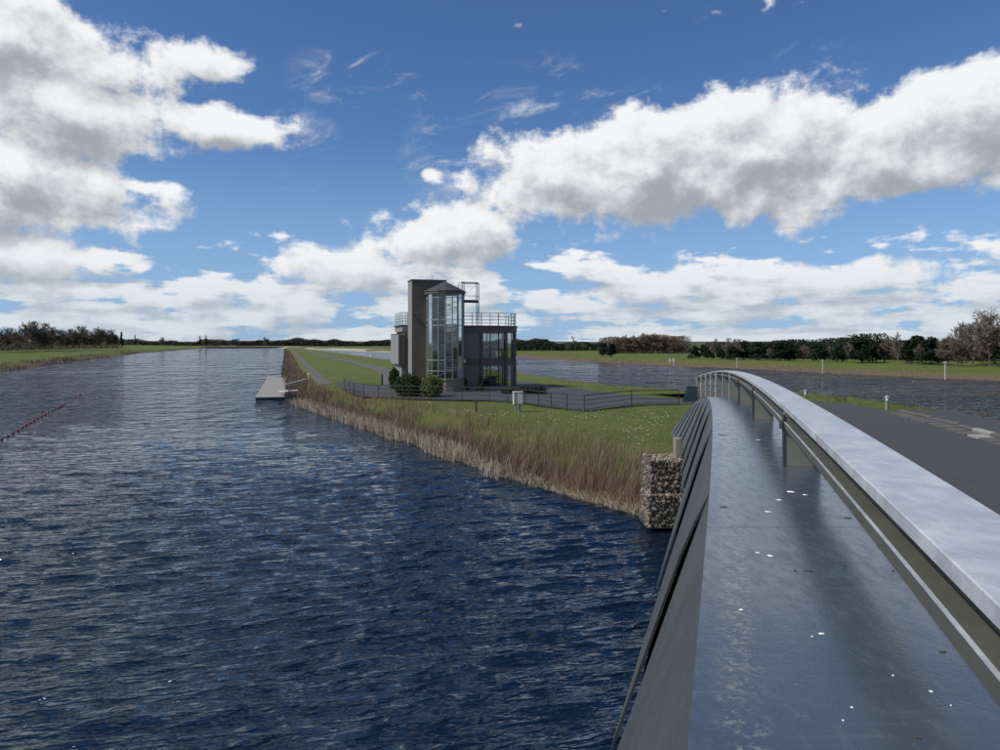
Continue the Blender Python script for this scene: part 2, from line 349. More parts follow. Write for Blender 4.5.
def f_brick(cA, cB, cm, hgt):
    def fn(k, b, pos):
        g = k.sep(pos); u = k.m('ADD', g[0], g[1])
        n = k.n.new('ShaderNodeTexBrick'); k.put(n.inputs['Vector'], k.xyz(u, g[2], 0.0)); n.inputs['Scale'].default_value = 1.0
        n.inputs['Brick Width'].default_value = hgt * 2.9; n.inputs['Row Height'].default_value = hgt; n.inputs['Mortar Size'].default_value = 0.012
        n.inputs['Color1'].default_value = (*cA, 1); n.inputs['Color2'].default_value = (*cB, 1); n.inputs['Mortar'].default_value = (*cm, 1)
        k.put(b.inputs['Base Color'], k.mix(k.m('MULTIPLY', k.noise(pos, 2.0, 5, 0.6), 0.5), n.outputs['Color'], [c * 0.6 for c in cA]))
        k.put(b.inputs['Normal'], k.bump(k.m('SUBTRACT', 1.0, n.outputs['Fac']), 0.5, 0.012))
    return fn
mat('brown_brick', rough=0.85, fn=f_brick((.140, .108, .076), (.165, .128, .090), (.09, .072, .053), 0.16))
mat('grey_brick', rough=0.85, fn=f_brick((.24, .20, .15), (.27, .225, .175), (.16, .135, .105), 0.16))
mat('red_brick', rough=0.85, fn=f_brick((.33, .24, .185), (.40, .30, .235), (.30, .26, .215), 0.12))
mat('clad_and_lit_grey', (.20, .20, .195), 0.7, var=0.12, vs=1.0)  # wing cladding; doubles as the lit tone of the left faces
mat('clad_dark', (.11, .094, .075), 0.6, var=0.25, vs=2.0)
mat('slate', (.038, .038, .042), 0.6, var=0.35, vs=6.0, bump=0.4, bs=9)
mat('teal_steel', (.03, .17, .16), 0.5, var=0.25, vs=5.0)
mat('grey_steel', (.26, .28, .28), 0.45, var=0.2, vs=5.0)
mat('tread_metal', (.62, .64, .64), 0.5, var=0.2, vs=5.0)
mat('interior', (.16, .15, .14), 0.9)
mat('lamp_white', (.78, .78, .76), 0.35)
mat('cabinet', (.52, .51, .44), 0.55, var=0.15, vs=4.0)
mat('cabinet_side', (.25, .255, .26), 0.55, var=0.15, vs=4.0)
mat('pontoon', (.23, .22, .20), 0.85, var=0.25, vs=1.5, bump=0.3, bs=12)
mat('pontoon_side', (.06, .06, .06), 0.8, var=0.3, vs=2.0)
mat('buoy_red', (.20, .035, .03), 0.5, var=0.3, vs=5.0)
mat('rope', (.22, .16, .13), 0.9)
mat('white_paint', (.55, .55, .54), 0.5, var=0.08, vs=5)
mat('yellow_paint', (.62, .47, .05), 0.5)
mat('weathered_wood', (.20, .175, .14), 0.9, var=0.35, vs=4.0)
def f_glass():
    m = bpy.data.materials.new('glass'); m.use_nodes = True; k = NT(m.node_tree); k.n.clear()
    t = k.n.new('ShaderNodeBsdfTransparent'); t.inputs[0].default_value = (.76, .81, .81, 1)
    g = k.n.new('ShaderNodeBsdfGlossy'); g.inputs['Roughness'].default_value = 0.03; g.inputs[0].default_value = (.9, .95, .97, 1)
    lw = k.n.new('ShaderNodeFresnel'); lw.inputs[0].default_value = 1.55
    mx = k.n.new('ShaderNodeMixShader'); k.put(mx.inputs[0], k.m('MULTIPLY_ADD', lw.outputs[0], 0.55, 0.02, clamp=True)); k.l.new(t.outputs[0], mx.inputs[1]); k.l.new(g.outputs[0], mx.inputs[2])
    o = k.n.new('ShaderNodeOutputMaterial'); k.l.new(mx.outputs[0], o.inputs[0]); MAT['glass'] = m
f_glass()
M = MAT

# ------------------------------------------------------------------ layout curves
def xp(d): return 0.643 + 0.315 * d - 0.00105 * d * d         # line of the handrail in plan
def zr(d): return EYE - 0.50 - 0.00074 * d * d                 # top of the handrail
def zp(d): return EYE - 0.975 - 0.00144 * d * d                # top of the edge beam plate
def zroad(d): return EYE - 1.60 - 0.00074 * d * d              # road
def road_edge(d): return float(np.interp(d, [0, 19.6, 21.5, 23.3, 26, 30, 60], [4.37, 4.37, 4.2, 3.9, 3.3, 3.1, 3.1]))
LS = np.array([(4, 21.5), (7, 16), (12, 10), (15, 7.4), (20.9, 4.2), (22.5, 3.1), (27.3, 0.0), (32, -2.2), (37.9, -5.3), (46.8, -10), (58, -16), (69, -20.5), (112, -34), (300, -90), (640, -192), (660, -196)])
RS = np.array([(4, 26), (10, 20), (22, 17.5), (35, 17.5), (50, 19), (63, 17.5), (69, 13.4), (76.6, 11.3), (90, 7.5), (106, 2.2), (189, -29), (277, -58), (400, -100), (640, -178), (660, -186)])
def xl(d): return np.interp(d, LS[:, 0], LS[:, 1])
def xrt(d): return np.interp(d, RS[:, 0], RS[:, 1])
def ss(a, b, x): t = np.clip((x - a) / (b - a), 0, 1); return t * t * (3 - 2 * t)
def wob(x, y): return 0.5 * np.sin(x * 0.71 + 1.3) * np.sin(y * 0.53 + 0.4) + 0.3 * np.sin(x * 1.9 + y * 1.3) + 0.2 * np.sin(x * 0.23 - y * 0.31)
def ground(x, d):
    x = np.asarray(x, float); d = np.asarray(d, float)
    sl_ = (x - xl(d)) * 0.80; sr_ = (xrt(d) - x) * 0.85
    z = np.minimum(-0.9 + 0.9 * ss(-2.2, 0.05, sl_) + 1.0 * ss(-0.1, 3.4, sl_), -0.9 + 0.9 * ss(-2.2, 0.05, sr_) + 1.0 * ss(-0.1, 2.6, sr_))
    z = z + 0.05 * (wob(x, d) - 1) * ss(0.5, 2.0, z + 0.6) * ss(0.5, 6, np.abs(x - xp(d)))
    w = x - xp(d)                                                # embankment that carries the road
    top = zroad(d) - 0.06
    e = np.where(w < 0.5, -5, top - np.maximum(w - 6.0, 0) / 1.7)
    e = np.where((d > 9) & (d < 60) & (w < 20), e, -5)
    return np.where(e > z, e, z)

# ------------------------------------------------------------------ setting: water, island, banks
def grid_faces(nr, nc):
    i = np.arange(nr * nc).reshape(nr, nc)
    return np.stack([i[:-1, :-1].ravel(), i[:-1, 1:].ravel(), i[1:, 1:].ravel(), i[1:, :-1].ravel()], 1)
def build_water():
    # rows close together near the bridge, wider apart far off
    NR = 880; inv = np.linspace(1 / 7.4, 1 / 140.0, NR); d = 1 / inv; step = inv[0] - inv[1]
    d = np.concatenate([np.linspace(-25, 7.2, 60), d, np.geomspace(143, 1400, 60)])
    a = np.concatenate([np.linspace(-2.2, -0.80, 24), np.linspace(-0.79, 0.79, 620), np.linspace(0.80, 2.2, 24)])
    D, A = np.meshgrid(d, a, indexing='ij'); X = A * (np.maximum(D, 0) + 14.0 * (1 - ss(3, 20, D)) + 0.0); Y = D.copy()
    Z = np.zeros_like(X); dx = np.zeros_like(X); dy = np.zeros_like(X)
    r = np.random.default_rng(3)
    fade = (1 - ss(60, 110, D)) * ss(5, 8, D); cell = D * D * step
    gust = 0.85 + 0.25 * np.sin(X * 0.11 + 1.0 + 0.6 * np.sin(Y * 0.07)) * np.sin(Y * 0.09 + 0.5 * np.sin(X * 0.05)) 
    for i in range(64):
        L = 0.14 * (1.2 / 0.14) ** ((i + r.random()) / 64.0)
        k = 2 * math.pi / L; th = r.normal(R(104), R(8 if L > 0.35 else 16)); ph = r.random() * 6.283
        amp = 0.0076 * L ** 0.95 * math.exp(-(math.log(L / 0.44)) ** 2 / 0.60)
        lod = np.clip(L / (2.5 * cell + 1e-6) - 1.0, 0, 1)
        q = k * (X * math.cos(th) + Y * math.sin(th)) + ph
        Z += amp * lod * np.cos(q); s = amp * lod * np.sin(q) * 1.25; dx -= math.cos(th) * s; dy -= math.sin(th) * s
    X = X + dx * fade; Y = Y + dy * fade; Z = Z * fade * gust
    v = np.stack([X.ravel(), Y.ravel(), Z.ravel()], 1)
    o = link('lake_water', mesh('lake_water', v, grid_faces(*D.shape)[:, ::-1].copy() if False else grid_faces(*D.shape), M['water'], True)); tag(o, kind='structure')
build_water()

def build_island():
    d = np.concatenate([np.linspace(9.2, 70, 170), np.geomspace(70.6, 655, 90)])
    t = np.linspace(0, 1, 150); t = 0.5 - 0.5 * np.cos(np.pi * t) * (0.55 + 0.45 * np.abs(np.cos(np.pi * t)))
    t = (t - t[0]) / (t[-1] - t[0])
    D, T = np.meshgrid(d, t, indexing='ij'); X = (xl(D) - 2.8) * (1 - T) + (xrt(D) + 2.8) * T
    Z = ground(X, D)
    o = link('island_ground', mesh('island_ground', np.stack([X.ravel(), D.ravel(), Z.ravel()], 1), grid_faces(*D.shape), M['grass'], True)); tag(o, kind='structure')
build_island()

def bank(name, shore, side, prof, material):
    # a strip of land that follows a shoreline; side -1 = land to the left
    sh = np.array(shore, float); vs = []; n = len(sh)
    s = np.concatenate([[0], np.cumsum(np.hypot(*np.diff(sh, axis=0).T))]); q = np.linspace(0, s[-1], 260)
    px, py = np.interp(q, s, sh[:, 0]), np.interp(q, s, sh[:, 1]); w = np.sin(q * 0.09) * 0.9 + np.sin(q * 0.031 + 1) * 1.4 + np.sin(q * 0.23) * .4
    for off, z in prof:
        zz = z + (0.10 * np.sin(q * 0.05 + off) + 0.06 * np.sin(q * 0.21 + off * 2) if z > 0.4 else 0)
        vs.append(np.stack([px + side * (off + w * (1 if off < 60 else 0)), py, np.full_like(px, 1.0) * zz], 1))
    v = np.stack(vs, 0); f = grid_faces(v.shape[0], v.shape[1])
    o = link(name, mesh(name, v.reshape(-1, 3), f, material, True)); tag(o, kind='structure'); return o
LB = [(-44, -30), (-52, 10), (-86, 124), (-133, 240), (-180, 360), (-317, 800), (-345, 900)]
RB = [(150, -60), (110, 10), (66, 95), (39, 150), (23, 195), (7.1, 257), (-48, 370), (-121, 514), (-190, 640), (-240, 760)]
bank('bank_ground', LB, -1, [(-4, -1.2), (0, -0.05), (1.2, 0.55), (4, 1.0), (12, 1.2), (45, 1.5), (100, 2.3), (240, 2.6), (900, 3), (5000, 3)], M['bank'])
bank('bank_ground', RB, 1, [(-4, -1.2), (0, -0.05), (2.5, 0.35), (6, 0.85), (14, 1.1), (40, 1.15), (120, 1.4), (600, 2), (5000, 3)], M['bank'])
b = MB(); b.add([(-5500, 880, 1.0), (-60, 700, 1.0), (5500, 500, 1.6), (6500, 9000, 2.5), (-6500, 9000, 2.5)], [(0, 1, 2, 3, 4)])
tag(b.build('far_ground', M['far_grass']), kind='structure')
b = MB(); sh = [(-352, 892), (-300, 884), (-246, 812), (-200, 742), (-120, 722)]
for i in range(len(sh) - 1):
    (x0, y0), (x1, y1) = sh[i], sh[i + 1]
    b.add([(x0, y0 - 16, -0.1), (x1, y1 - 16, -0.1), (x1, y1 + 10, 1.25), (x0, y0 + 10, 1.25)], [(0, 1, 2, 3)])
tag(b.build('beach', M['sand']), kind='structure')
b = MB()
pts = [(-48, 370), (-121, 514), (-190, 640), (-238, 756)]
for i in range(3):
    (x0, y0), (x1, y1) = pts[i], pts[i + 1]
    b.add([(x0 - 4, y0, -0.1), (x1 - 4, y1, -0.1), (x1 + 10, y1, 1.12), (x0 + 10, y0, 1.12)], [(3, 2, 1, 0)])
tag(b.build('beach', M['sand']), kind='structure')
# low hills far behind
for (xx, yy, wd, hh) in [(-900, 4200, 1500, 24), (500, 4600, 1800, 20), (-2600, 4300, 1400, 22), (2600, 4700, 1600, 20)]:
    n = 40; vs = []
    for j in range(n + 1):
        a = j / n * 2 - 1; h = hh * (1 - a * a) * (0.8 + 0.2 * math.sin(a * 7 + xx))
        vs += [(xx + a * wd, yy, 0.5), (xx + a * wd, yy + 350, 1.2 + h), (xx + a * wd, yy + 800, 1)]
    fs = []
    for j in range(n): fs += [(3 * j, 3 * j + 3, 3 * j + 4, 3 * j + 1), (3 * j + 1, 3 * j + 4, 3 * j + 5, 3 * j + 2)]
    tag(MB().add(vs, fs).build('hill', M['hazy_hill_wood'], smooth=True), kind='structure')

# ------------------------------------------------------------------ roads and paths
def strip(name, L, Rr, mat_, zf=None, dz=0.02):
    b = MB(); v = []
    for a, c in zip(L, Rr):
        for t in (0, .25, .5, .75, 1):
            x, y = a[0] * (1 - t) + c[0] * t, a[1] * (1 - t) + c[1] * t
            v.append((x, y, (zf(x, y) if zf else 1.0) + dz))
    f = []
    for i in range(len(L) - 1):
        for j in range(4): q = i * 5 + j; f.append((q, q + 1, q + 6, q + 5))
    return tag(b.add(v, f).build(name, mat_), kind='structure')
ds = list(np.linspace(-9, 49, 60))
strip('road', [(xp(d) + 0.34, d) for d in ds], [(xp(d) + road_edge(d), d) for d in ds], M['tarmac'], lambda x, y: zroad(y), 0.0)
b = MB(); x0, x1 = xp(49) + 0.34, xp(49) + 3.1                       # foot of the ramp
b.add([(x0, 49, zroad(49)), (x1, 49, zroad(49)), (x1 - 0.2, 57, 1.06), (x0 - 2.4, 56.6, 1.06)], [(0, 1, 2, 3)]); tag(b.build('road', M['tarmac']), kind='structure')
# pavement behind the kerb
ds2 = list(np.linspace(9.5, 19.2, 16))
strip('pavement', [(xp(d) + 4.50, d) for d in ds2], [(xp(d) + 5.7, d) for d in ds2], M['tarmac'], lambda x, y: zroad(y), 0.075)
# forecourt in front of the tower
near = [(340, 387.5), (350, 393.5), (363, 397), (378, 398), (431, 400), (489, 401), (525, 404), (552, 408), (584, 411.3), (608, 408.5), (632, 405.5), (679, 404.8), (712, 403.5)]
far = [(334, 383.0), (345, 382.0), (360, 383), (378, 385), (431, 389), (489, 388), (517, 380.6), (540, 384.0), (575, 388.8), (606, 392.6), (640, 396.4), (680, 399), (716, 400.5)]
strip('road', [P(*p, 1.0)[:2] for p in near], [P(*p, 1.0)[:2] for p in far], M['tarmac'], None, 0.025)
pl = [(70, -17.6), (90, -23.6), (125, -34.0), (200, -56.4), (330, -95), (500, -147), (640, -188)]
strip('path', [(x, d) for d, x in pl], [(x + 1.3, d) for d, x in pl], M['path'], lambda x, y: float(ground(x, y)), 0.04)
pl = [(66, -9.8), (80, -12.2), (103, -16.8), (135, -26.5), (169, -37.5), (280, -73), (420, -118), (600, -172)]
strip('path', [(x - .8, d) for d, x in pl], [(x + 2.0, d) for d, x in pl], M['path'], lambda x, y: float(ground(x, y)), 0.045)

# kerb: single stones along the edge of the road
kr = empty('kerb', (xp(13) + 4.4, 13, zroad(13)), label='low weathered concrete kerb along the right edge of the tarmac road', cat='kerb')
o_ = ORG[kr.name]
d = 9.6; i = 0
while d < 19.3:
    b = MB(); d2 = d + 0.88; j = random.uniform(-.012, .012); hgt = 0.085 + random.uniform(-.012, .012)
    v = []
    for dd in (d, d2):
        for w, z in ((4.37, -.06), (4.37, hgt - .02), (4.40, hgt), (4.51, hgt), (4.51, -.06)): v.append((xp(dd) + w + j, dd, zroad(dd) + z))
    b.add(v, [(0, 1, 6, 5), (1, 2, 7, 6), (2, 3, 8, 7), (3, 4, 9, 8), (4, 3, 2, 1, 0), (5, 6, 7, 8, 9)])
    b.build('kerb_stone', M['kerb_white'] if i in (4,) else M['kerb'], kr); d += 0.90; i += 1
for k_, (d, w) in enumerate([(d_, 4.02) for d_ in np.arange(9.8, 18.6, 0.62)]):      # row of gutter setts beside it
    b = MB(); w += random.uniform(-.02, .02); L_ = 0.56; v = []
    for dd in (d, d + L_):
        for a, z in ((w, -.02), (w + .01, .022 + random.uniform(0, .01)), (w + .30, .03 + random.uniform(0, .012)), (w + .31, -.02)): v.append((xp(dd) + a, dd, zroad(dd) + z))
    b.add(v, [(0, 1, 5, 4), (1, 2, 6, 5), (2, 3, 7, 6), (3, 2, 1, 0), (4, 5, 6, 7)])
    b.build('gutter_stone', M['kerb_white'] if k_ == 5 else M['kerb'], kr)

# ------------------------------------------------------------------ bridge
br = empty('road_bridge', (xp(10), 10, zroad(10)), label='grey steel road bridge with broad handrail, plate posts and lapped side panels', cat='bridge')
DN = np.linspace(-8, 48.5, 90)
def loft(name, secs, mat_, parent=br, smooth=False, caps=True, closed=True):
    n = len(secs[0]); b = MB(); v = [p for s in secs for p in s]; f = []
    for i in range(len(secs) - 1):
        for j in range(n if closed else n - 1): f.append((i * n + j, i * n + (j + 1) % n, (i + 1) * n + (j + 1) % n, (i + 1) * n + j))
    if caps and closed: f += [tuple(range(n - 1, -1, -1)), tuple(range((len(secs) - 1) * n, len(secs) * n))]
    return b.add(v, f).build(name, mat_, parent, smooth)
def sec(d, pts): return [(xp(d) + w, d, z) for w, z in pts]
# edge beam plate in long lengths with a butt joint
cuts = [-8, -2, 3.9, 9.9, 15.9, 22, 28, 34, 40, 46, 48.5]
for a, c in zip(cuts[:-1], cuts[1:]):
    dd = np.linspace(a + .003, c - .003, 14)
    loft('edge_plate', [sec(d, [(-.735, zp(d) - .03), (-.735, zp(d)), (.30, zp(d)), (.30, zp(d) - .03)]) for d in dd], M['plate_paint'])
loft('beam_web', [sec(d, [(.285, min(zp(d) - .031, zroad(d)) - 0.55), (.285, max(zp(d), zroad(d)) + (0.0 if zp(d) < zroad(d) else -.031)), (.335, max(zp(d), zroad(d)) - .031), (.335, min(zp(d) - .031, zroad(d)) - 0.55)]) for d in np.linspace(-8, 48.5, 60)], M['post_paint'])
loft('deck_slab', [sec(d, [(.34, zroad(d) - .6), (.34, zroad(d) - .02), (5.9, zroad(d) - .02), (5.9, zroad(d) - .6)]) for d in np.linspace(-8, 9.3, 20)], M['concrete'])
loft('deck_slab', [sec(d, [(.34, zroad(d) - .6), (.34, zroad(d) - .02), (4.2 - (d - 9.3) * .25, zroad(d) - .02), (4.2 - (d - 9.3) * .25, zroad(d) - .6)]) for d in np.linspace(9.31, 20, 12)], M['concrete'])
# posts: upright plates under the handrail
for k_ in range(-2, 10):
    d = 6.0 + 4.8 * k_
    if d > 49.5: break
    b = MB(); t = .011; zb, zt = zp(min(d, 48)) + .001, zr(d) - .05
    flare = .02
    wd = .155 if d < 28 else .155 - .09 * min(1, (d - 28) / 8)
    poly = [(-.13, zb), (wd + flare, zb), (wd, zt), (-.13, zt)]
    v = [(xp(d) + w + .3 * 0, d - t, z) for w, z in poly] + [(xp(d) + w, d + t, z) for w, z in poly]
    b.add(v, [(0, 1, 2, 3), (7, 6, 5, 4), (0, 4, 5, 1), (1, 5, 6, 2), (2, 6, 7, 3), (3, 7, 4, 0)])
    po = b.build('post', M['post_paint'], br)
    fl = MB(); fl.box(xp(d) - (.137 if d < 28 else .19), xp(d) - .132, d - .02, d + .02, zb, zt - .02); fl.build('post_flange', M['dark_steel' if d < 16 else 'rail_metal'], po)  # far flanges light and wide, standing in for sunlit edges
    if k_ in (-1, 0, 1, 2):
        fl = MB(); fl.box(xp(d) - .155, xp(d) - .12, d - .035, d + .035, zr(d) - .19, zr(d) - .125); fl.build('bracket', M['dark_steel'], po)
# handrail: broad cap over a recessed channel, one length for each bay
for k_ in range(-3, 10):
    a, c = 6.0 + 4.8 * k_, 6.0 + 4.8 * (k_ + 1)
    if a > 48: break
    dd = np.linspace(a + .003, c - .003, 9)
    cap_ = loft('rail_cap', [sec(d, [(-.120, zr(d) - .046), (-.120, zr(d) - .004), (-.116, zr(d)), (.160, zr(d)), (.165, zr(d) - .004), (.165, zr(d) - .046)]) for d in dd], M['rail_metal'])
    loft('rail_channel', [sec(d, [(-.055, zr(d) - .126), (-.055, zr(d) - .047), (.10, zr(d) - .047), (.10, zr(d) - .126)]) for d in dd], M['shaded_olive'])
    loft('rail_flange', [sec(d, [(-.128, zr(d) - .182), (-.128, zr(d) - .1272), (-.120, zr(d) - .1268), (.12, zr(d) - .1268), (.12, zr(d) - .182)]) for d in dd], M['shaded_olive'])
    loft('flange_highlight', [sec(d, [(-.1325, zr(d) - .130), (-.1325, zr(d) - .1255), (-.1215, zr(d) - .1255), (-.1215, zr(d) - .1264), (-.1284, zr(d) - .1266), (-.1284, zr(d) - .130)]) for d in dd], M['rail_metal'])  # light strip along the flange, an edge highlight put in as colour
# lower rails between the tall posts at the end of the bridge
for h in (0.62, 0.95):
    loft('lower_rail', [sec(d, [(-.03, zr(d) - h), (-.03, zr(d) - h + .04), (.03, zr(d) - h + .04), (.03, zr(d) - h)]) for d in np.linspace(30.1, 49, 16)], M['post_paint'])
# side panels: lapped sheets that hang from the plate edge and flare outwards
def xt(d): return xp(d) - .729
tops = [0.3 + 4.8 * i for i in range(-2, 11)]
bots = [Vector((-4.1, -8.5, EYE - 2.85)), Vector((-2.45, -4.2, EYE - 2.85)), Vector((-.84, .55, EYE - 2.87))] + [Q(px, py, e * F / (py - HY)) for px, py, e in
        [(616, 756, 2.9), (660, 590, 2.95), (683, 494, 3.0), (682.5, 474, 3.2), (681.5, 461, 3.4), (679, 449, 3.55), (677, 443.5, 3.65), (674.6, 438.6, 3.7), (672.6, 435.5, 3.75), (671.5, 432.5, 3.78)]]
def lerp(a, b, t): return a + (b - a) * t
for i in range(len(tops) - 1):
    ta, tb = tops[i], min(tops[i + 1], 47.8); Ba, Bb = bots[i], bots[i + 1]
    n, m_ = 10, 8; b = MB(); vs = []
    for side in (0, 1):
        for j in range(n + 1):
            u = j / n
            if i == 0: d = lerp(ta, tb, u)
            d = lerp(ta, tb, u); Tp = Vector((xt(d), d, zp(d) - .031)); Bp = lerp(Ba, Bb, u)
            nrm = Vector((-.92, -.1, .30)).normalized()
            for k_ in range(m_ + 1):
                v_ = k_ / m_; p = lerp(Tp, Bp, v_)
                lap = (0.050 * (1 - u) + 0.006) * ss(0.07, 0.16, v_)       # near edge stands proud of the sheet before it
                p = p + nrm * float(lap) - (nrm * 0.02 if side else Vector((0, 0, 0)))
                vs.append(p)
    st_ = m_ + 1; N = (n + 1) * st_; fs = []
    for j in range(n):
        for k_ in range(m_):
            q = j * st_ + k_; fs.append((q, q + st_, q + st_ + 1, q + 1)); fs.append((N + q, N + q + 1, N + q + st_ + 1, N + q + st_))
    for k_ in range(m_):
        fs.append((k_, k_ + 1, N + k_ + 1, N + k_)); q = n * st_ + k_; fs.append((q + 1, q, N + q, N + q + 1))
    for j in range(n):
        q = j * st_; fs.append((q, N + q, N + q + st_, q + st_)); q += m_; fs.append((q, q + st_, N + q + st_, N + q))
    b.add(vs, fs); b.build('side_panel', M['fascia_paint'], br)
vs = []; dk = np.linspace(0, len(tops) - 1.001, 60)
for q in dk:
    i = int(q); u = q - i; d = lerp(tops[i], min(tops[i + 1], 47.8), u); Tp = Vector((xt(d) + .04, d, zp(d) - .06)); Bp = lerp(bots[i], bots[i + 1], u) + Vector((.05, 0, .02)); vs += [Tp, Bp]
MB().add(vs, [(2 * i, 2 * i + 2, 2 * i + 3, 2 * i + 1) for i in range(len(dk) - 1)]).build('backing_sheet', M['end_paint'], br)
# dark end plate beyond the panels
b = MB(); D_ = 48.6
pq = [Q(680.5, 407.5, D_), Q(687.3, 386.2, D_), Q(697.3, 386.4, D_), Q(698.5, 409, D_)]
b.add([tuple(p) for p in pq] + [(p.x + .03, p.y + .06, p.z) for p in pq], [(3, 2, 1, 0), (4, 5, 6, 7), (0, 1, 5, 4), (1, 2, 6, 5), (2, 3, 7, 6), (3, 0, 4, 7)])
b.build('end_plate', M['end_paint'], br)
# underside between the panels and the web
b = MB(); vs = []; dd = np.linspace(-7.5, 19, 20)
bx_, by_, bz_ = zip(*[tuple(p) for p in bots])
for d in dd: vs += [(float(np.interp(d, by_, bx_)) + .05, d, float(np.interp(d, by_, bz_)) + .02), (xp(d) + .5, d, zroad(d) - .56)]
b.add(vs, [(2 * i, 2 * i + 1, 2 * i + 3, 2 * i + 2) for i in range(len(dd) - 1)]).build('soffit', M['dark_steel'], br)
b = MB(); p = Q(677.5, 466, 19.2); b.box(p.x + .02, p.x + .20, 19.5, 19.8, -0.4, Q(677, 440, 19.2).z); b.build('pier', M['gravel'], br, bevel=.02)
# splats and grit that lie on the plate
def splat(px, py, r, name, mat_, sx=1.6):
    d = 1.0
    for _ in range(40): d = (EYE - zp(d)) * F / (py - HY)
    x = (px - 500) / F * d; b = MB(); n = 11; v = [(x, d, zp(d) + .005)]
    for j in range(n):
        a = 2 * math.pi * j / n; rr = r * random.uniform(.55, 1.1); X, Y = x + math.cos(a) * rr * sx * .7, d + math.sin(a) * rr
        v.append((X, Y, zp(Y) + .0015))
    b.add(v, [(0, 1 + j, 1 + (j + 1) % n) for j in range(n)]).build(name, mat_, br)
for px, py, r in [(821, 634, .012), (812, 637, .004), (931, 692, .007), (852, 708, .005), (843, 721, .004), (951, 706, .003), (770, 556, .016), (757, 553, .012), (790, 492, .03), (779, 500, .02), (805, 495, .018), (768, 512, .02), (758, 440, .03), (893, 676, .004), (741, 610, .010)]:
    splat(px, py, r, 'bird_dropping', M['dropping'], 1.5)
for px, py, r in [(848, 518, .022), (808, 571, .016), (943, 652, .009), (917, 738, .007), (845, 566, .008), (722, 435, .05), (723, 507, .02), (795, 571, .008), (893, 571, .006)]:
    splat(px, py, r, 'leaf_litter', M['debris'], 2.0)

# abutment wall on the island under the road
b = MB(); b.prism([(5.25, 19.8), (14.8, 8.4), (15.6, 9.2), (6.1, 20.7)], -1.0, 2.0)
tag(b.build('abutment_wall', M['concrete'], bevel=.03), 'concrete abutment wall in the shade beneath the road bridge', 'wall')

# gabion baskets
def gabion(x0, x1, y0, y1, z0, z1, label, seed, top=False):
    r = random.Random(seed); root = empty('gabion_basket', ((x0 + x1) / 2, y0, z0), label=label, cat='gabion', group='gabion baskets at the bridge abutment')
    b = MB(); base = bmesh.new(); bmesh.ops.create_icosphere(base, subdivisions=1, radius=1); bv = [v.co.copy() for v in base.verts]; bf = [tuple(v.index for v in f.verts) for f in base.faces]; base.free()
    def stone(c, s):
        a = [s * r.uniform(.7, 1.3) for _ in range(3)]; th = r.random() * 6.28; ct, st2 = math.cos(th), math.sin(th); v = []
        for p in bv:
            q = p * r.uniform(.8, 1.15); x, y, z = q.x * a[0], q.y * a[1], q.z * a[2]; v.append((c[0] + x * ct - z * st2, c[1] + y, c[2] + x * st2 + z * ct))
        b.add(v, bf)
    for face in range(3):
        n = int(((x1 - x0) * (z1 - z0) if face == 0 else (y1 - y0) * (z1 - z0) if face == 1 else (x1 - x0) * (y1 - y0)) * 260)
        for _ in range(n):
            c = (r.uniform(x0, x1), y0 + r.uniform(0, .1), r.uniform(z0, z1)) if face == 0 else (x0 + r.uniform(0, .1), r.uniform(y0, y1), r.uniform(z0, z1)) if face == 1 else (r.uniform(x0, x1), r.uniform(y0, y1), z1 - r.uniform(0, .08))
            stone(c, r.uniform(.03, .062))
    b.box(x0 + .08, x1, y0 + .08, y1, z0, z1 - .06)
    tag(b.build('stones', M['stone'], root), kind='stuff')
    w = MB()
    for i in range(int((x1 - x0) / .1) + 1): x = x0 + i * .1; w.bar((x, y0 - .035, z0), (x, y0 - .035, z1 + .04), .006)
    for i in range(int((z1 - z0) / .1) + 1): z = z0 + i * .1; w.bar((x0, y0 - .035, z), (x1, y0 - .035, z), .006); w.bar((x0 - .035, y0, z), (x0 - .035, y1, z), .006)
    for i in range(int((y1 - y0) / .1) + 1): y = y0 + i * .1; w.bar((x0 - .035, y, z0), (x0 - .035, y, z1 + .04), .006)
    tag(w.build('wire_mesh', M['wire'], root), kind='stuff')
gabion(3.92, 5.0, 19.1, 20.1, .10, .96, 'lower stone filled gabion basket standing at the waterline beside the bridge', 1)
gabion(4.02, 5.0, 19.3, 20.4, .98, 1.86, 'upper stone filled gabion basket, stacked under the bridge end', 2)

# ------------------------------------------------------------------ finish tower building
PHI = R(16.7)
bd = empty('finish_tower', (-7.33, 60.0, 1.0), PHI, label='brown brick lakeside finish tower with glazed round stair turret and bowed wing', cat='building')
def B_(mb, name, mat_, parent=bd, **kw): return mb.build(name, mat_, parent, local=True, **kw)
# tall brick slab, its left return painted lighter to carry the light there
B_(MB().box(.02, 2.9, 0, 1.95, 0, 9.22), 'tower_wall', M['brown_brick'])
B_(MB().box(-.02, .018, .01, 1.95, 0, 9.22), 'return_wall', M['clad_and_lit_grey'])
B_(MB().box(-.06, 2.95, -.05, 2.0, 9.222, 9.32), 'coping', M['slate'])
B_(MB().box(-.35, 4.2, 1.96, 6.2, 0, 4.98), 'rear_wall', M['brown_brick'])
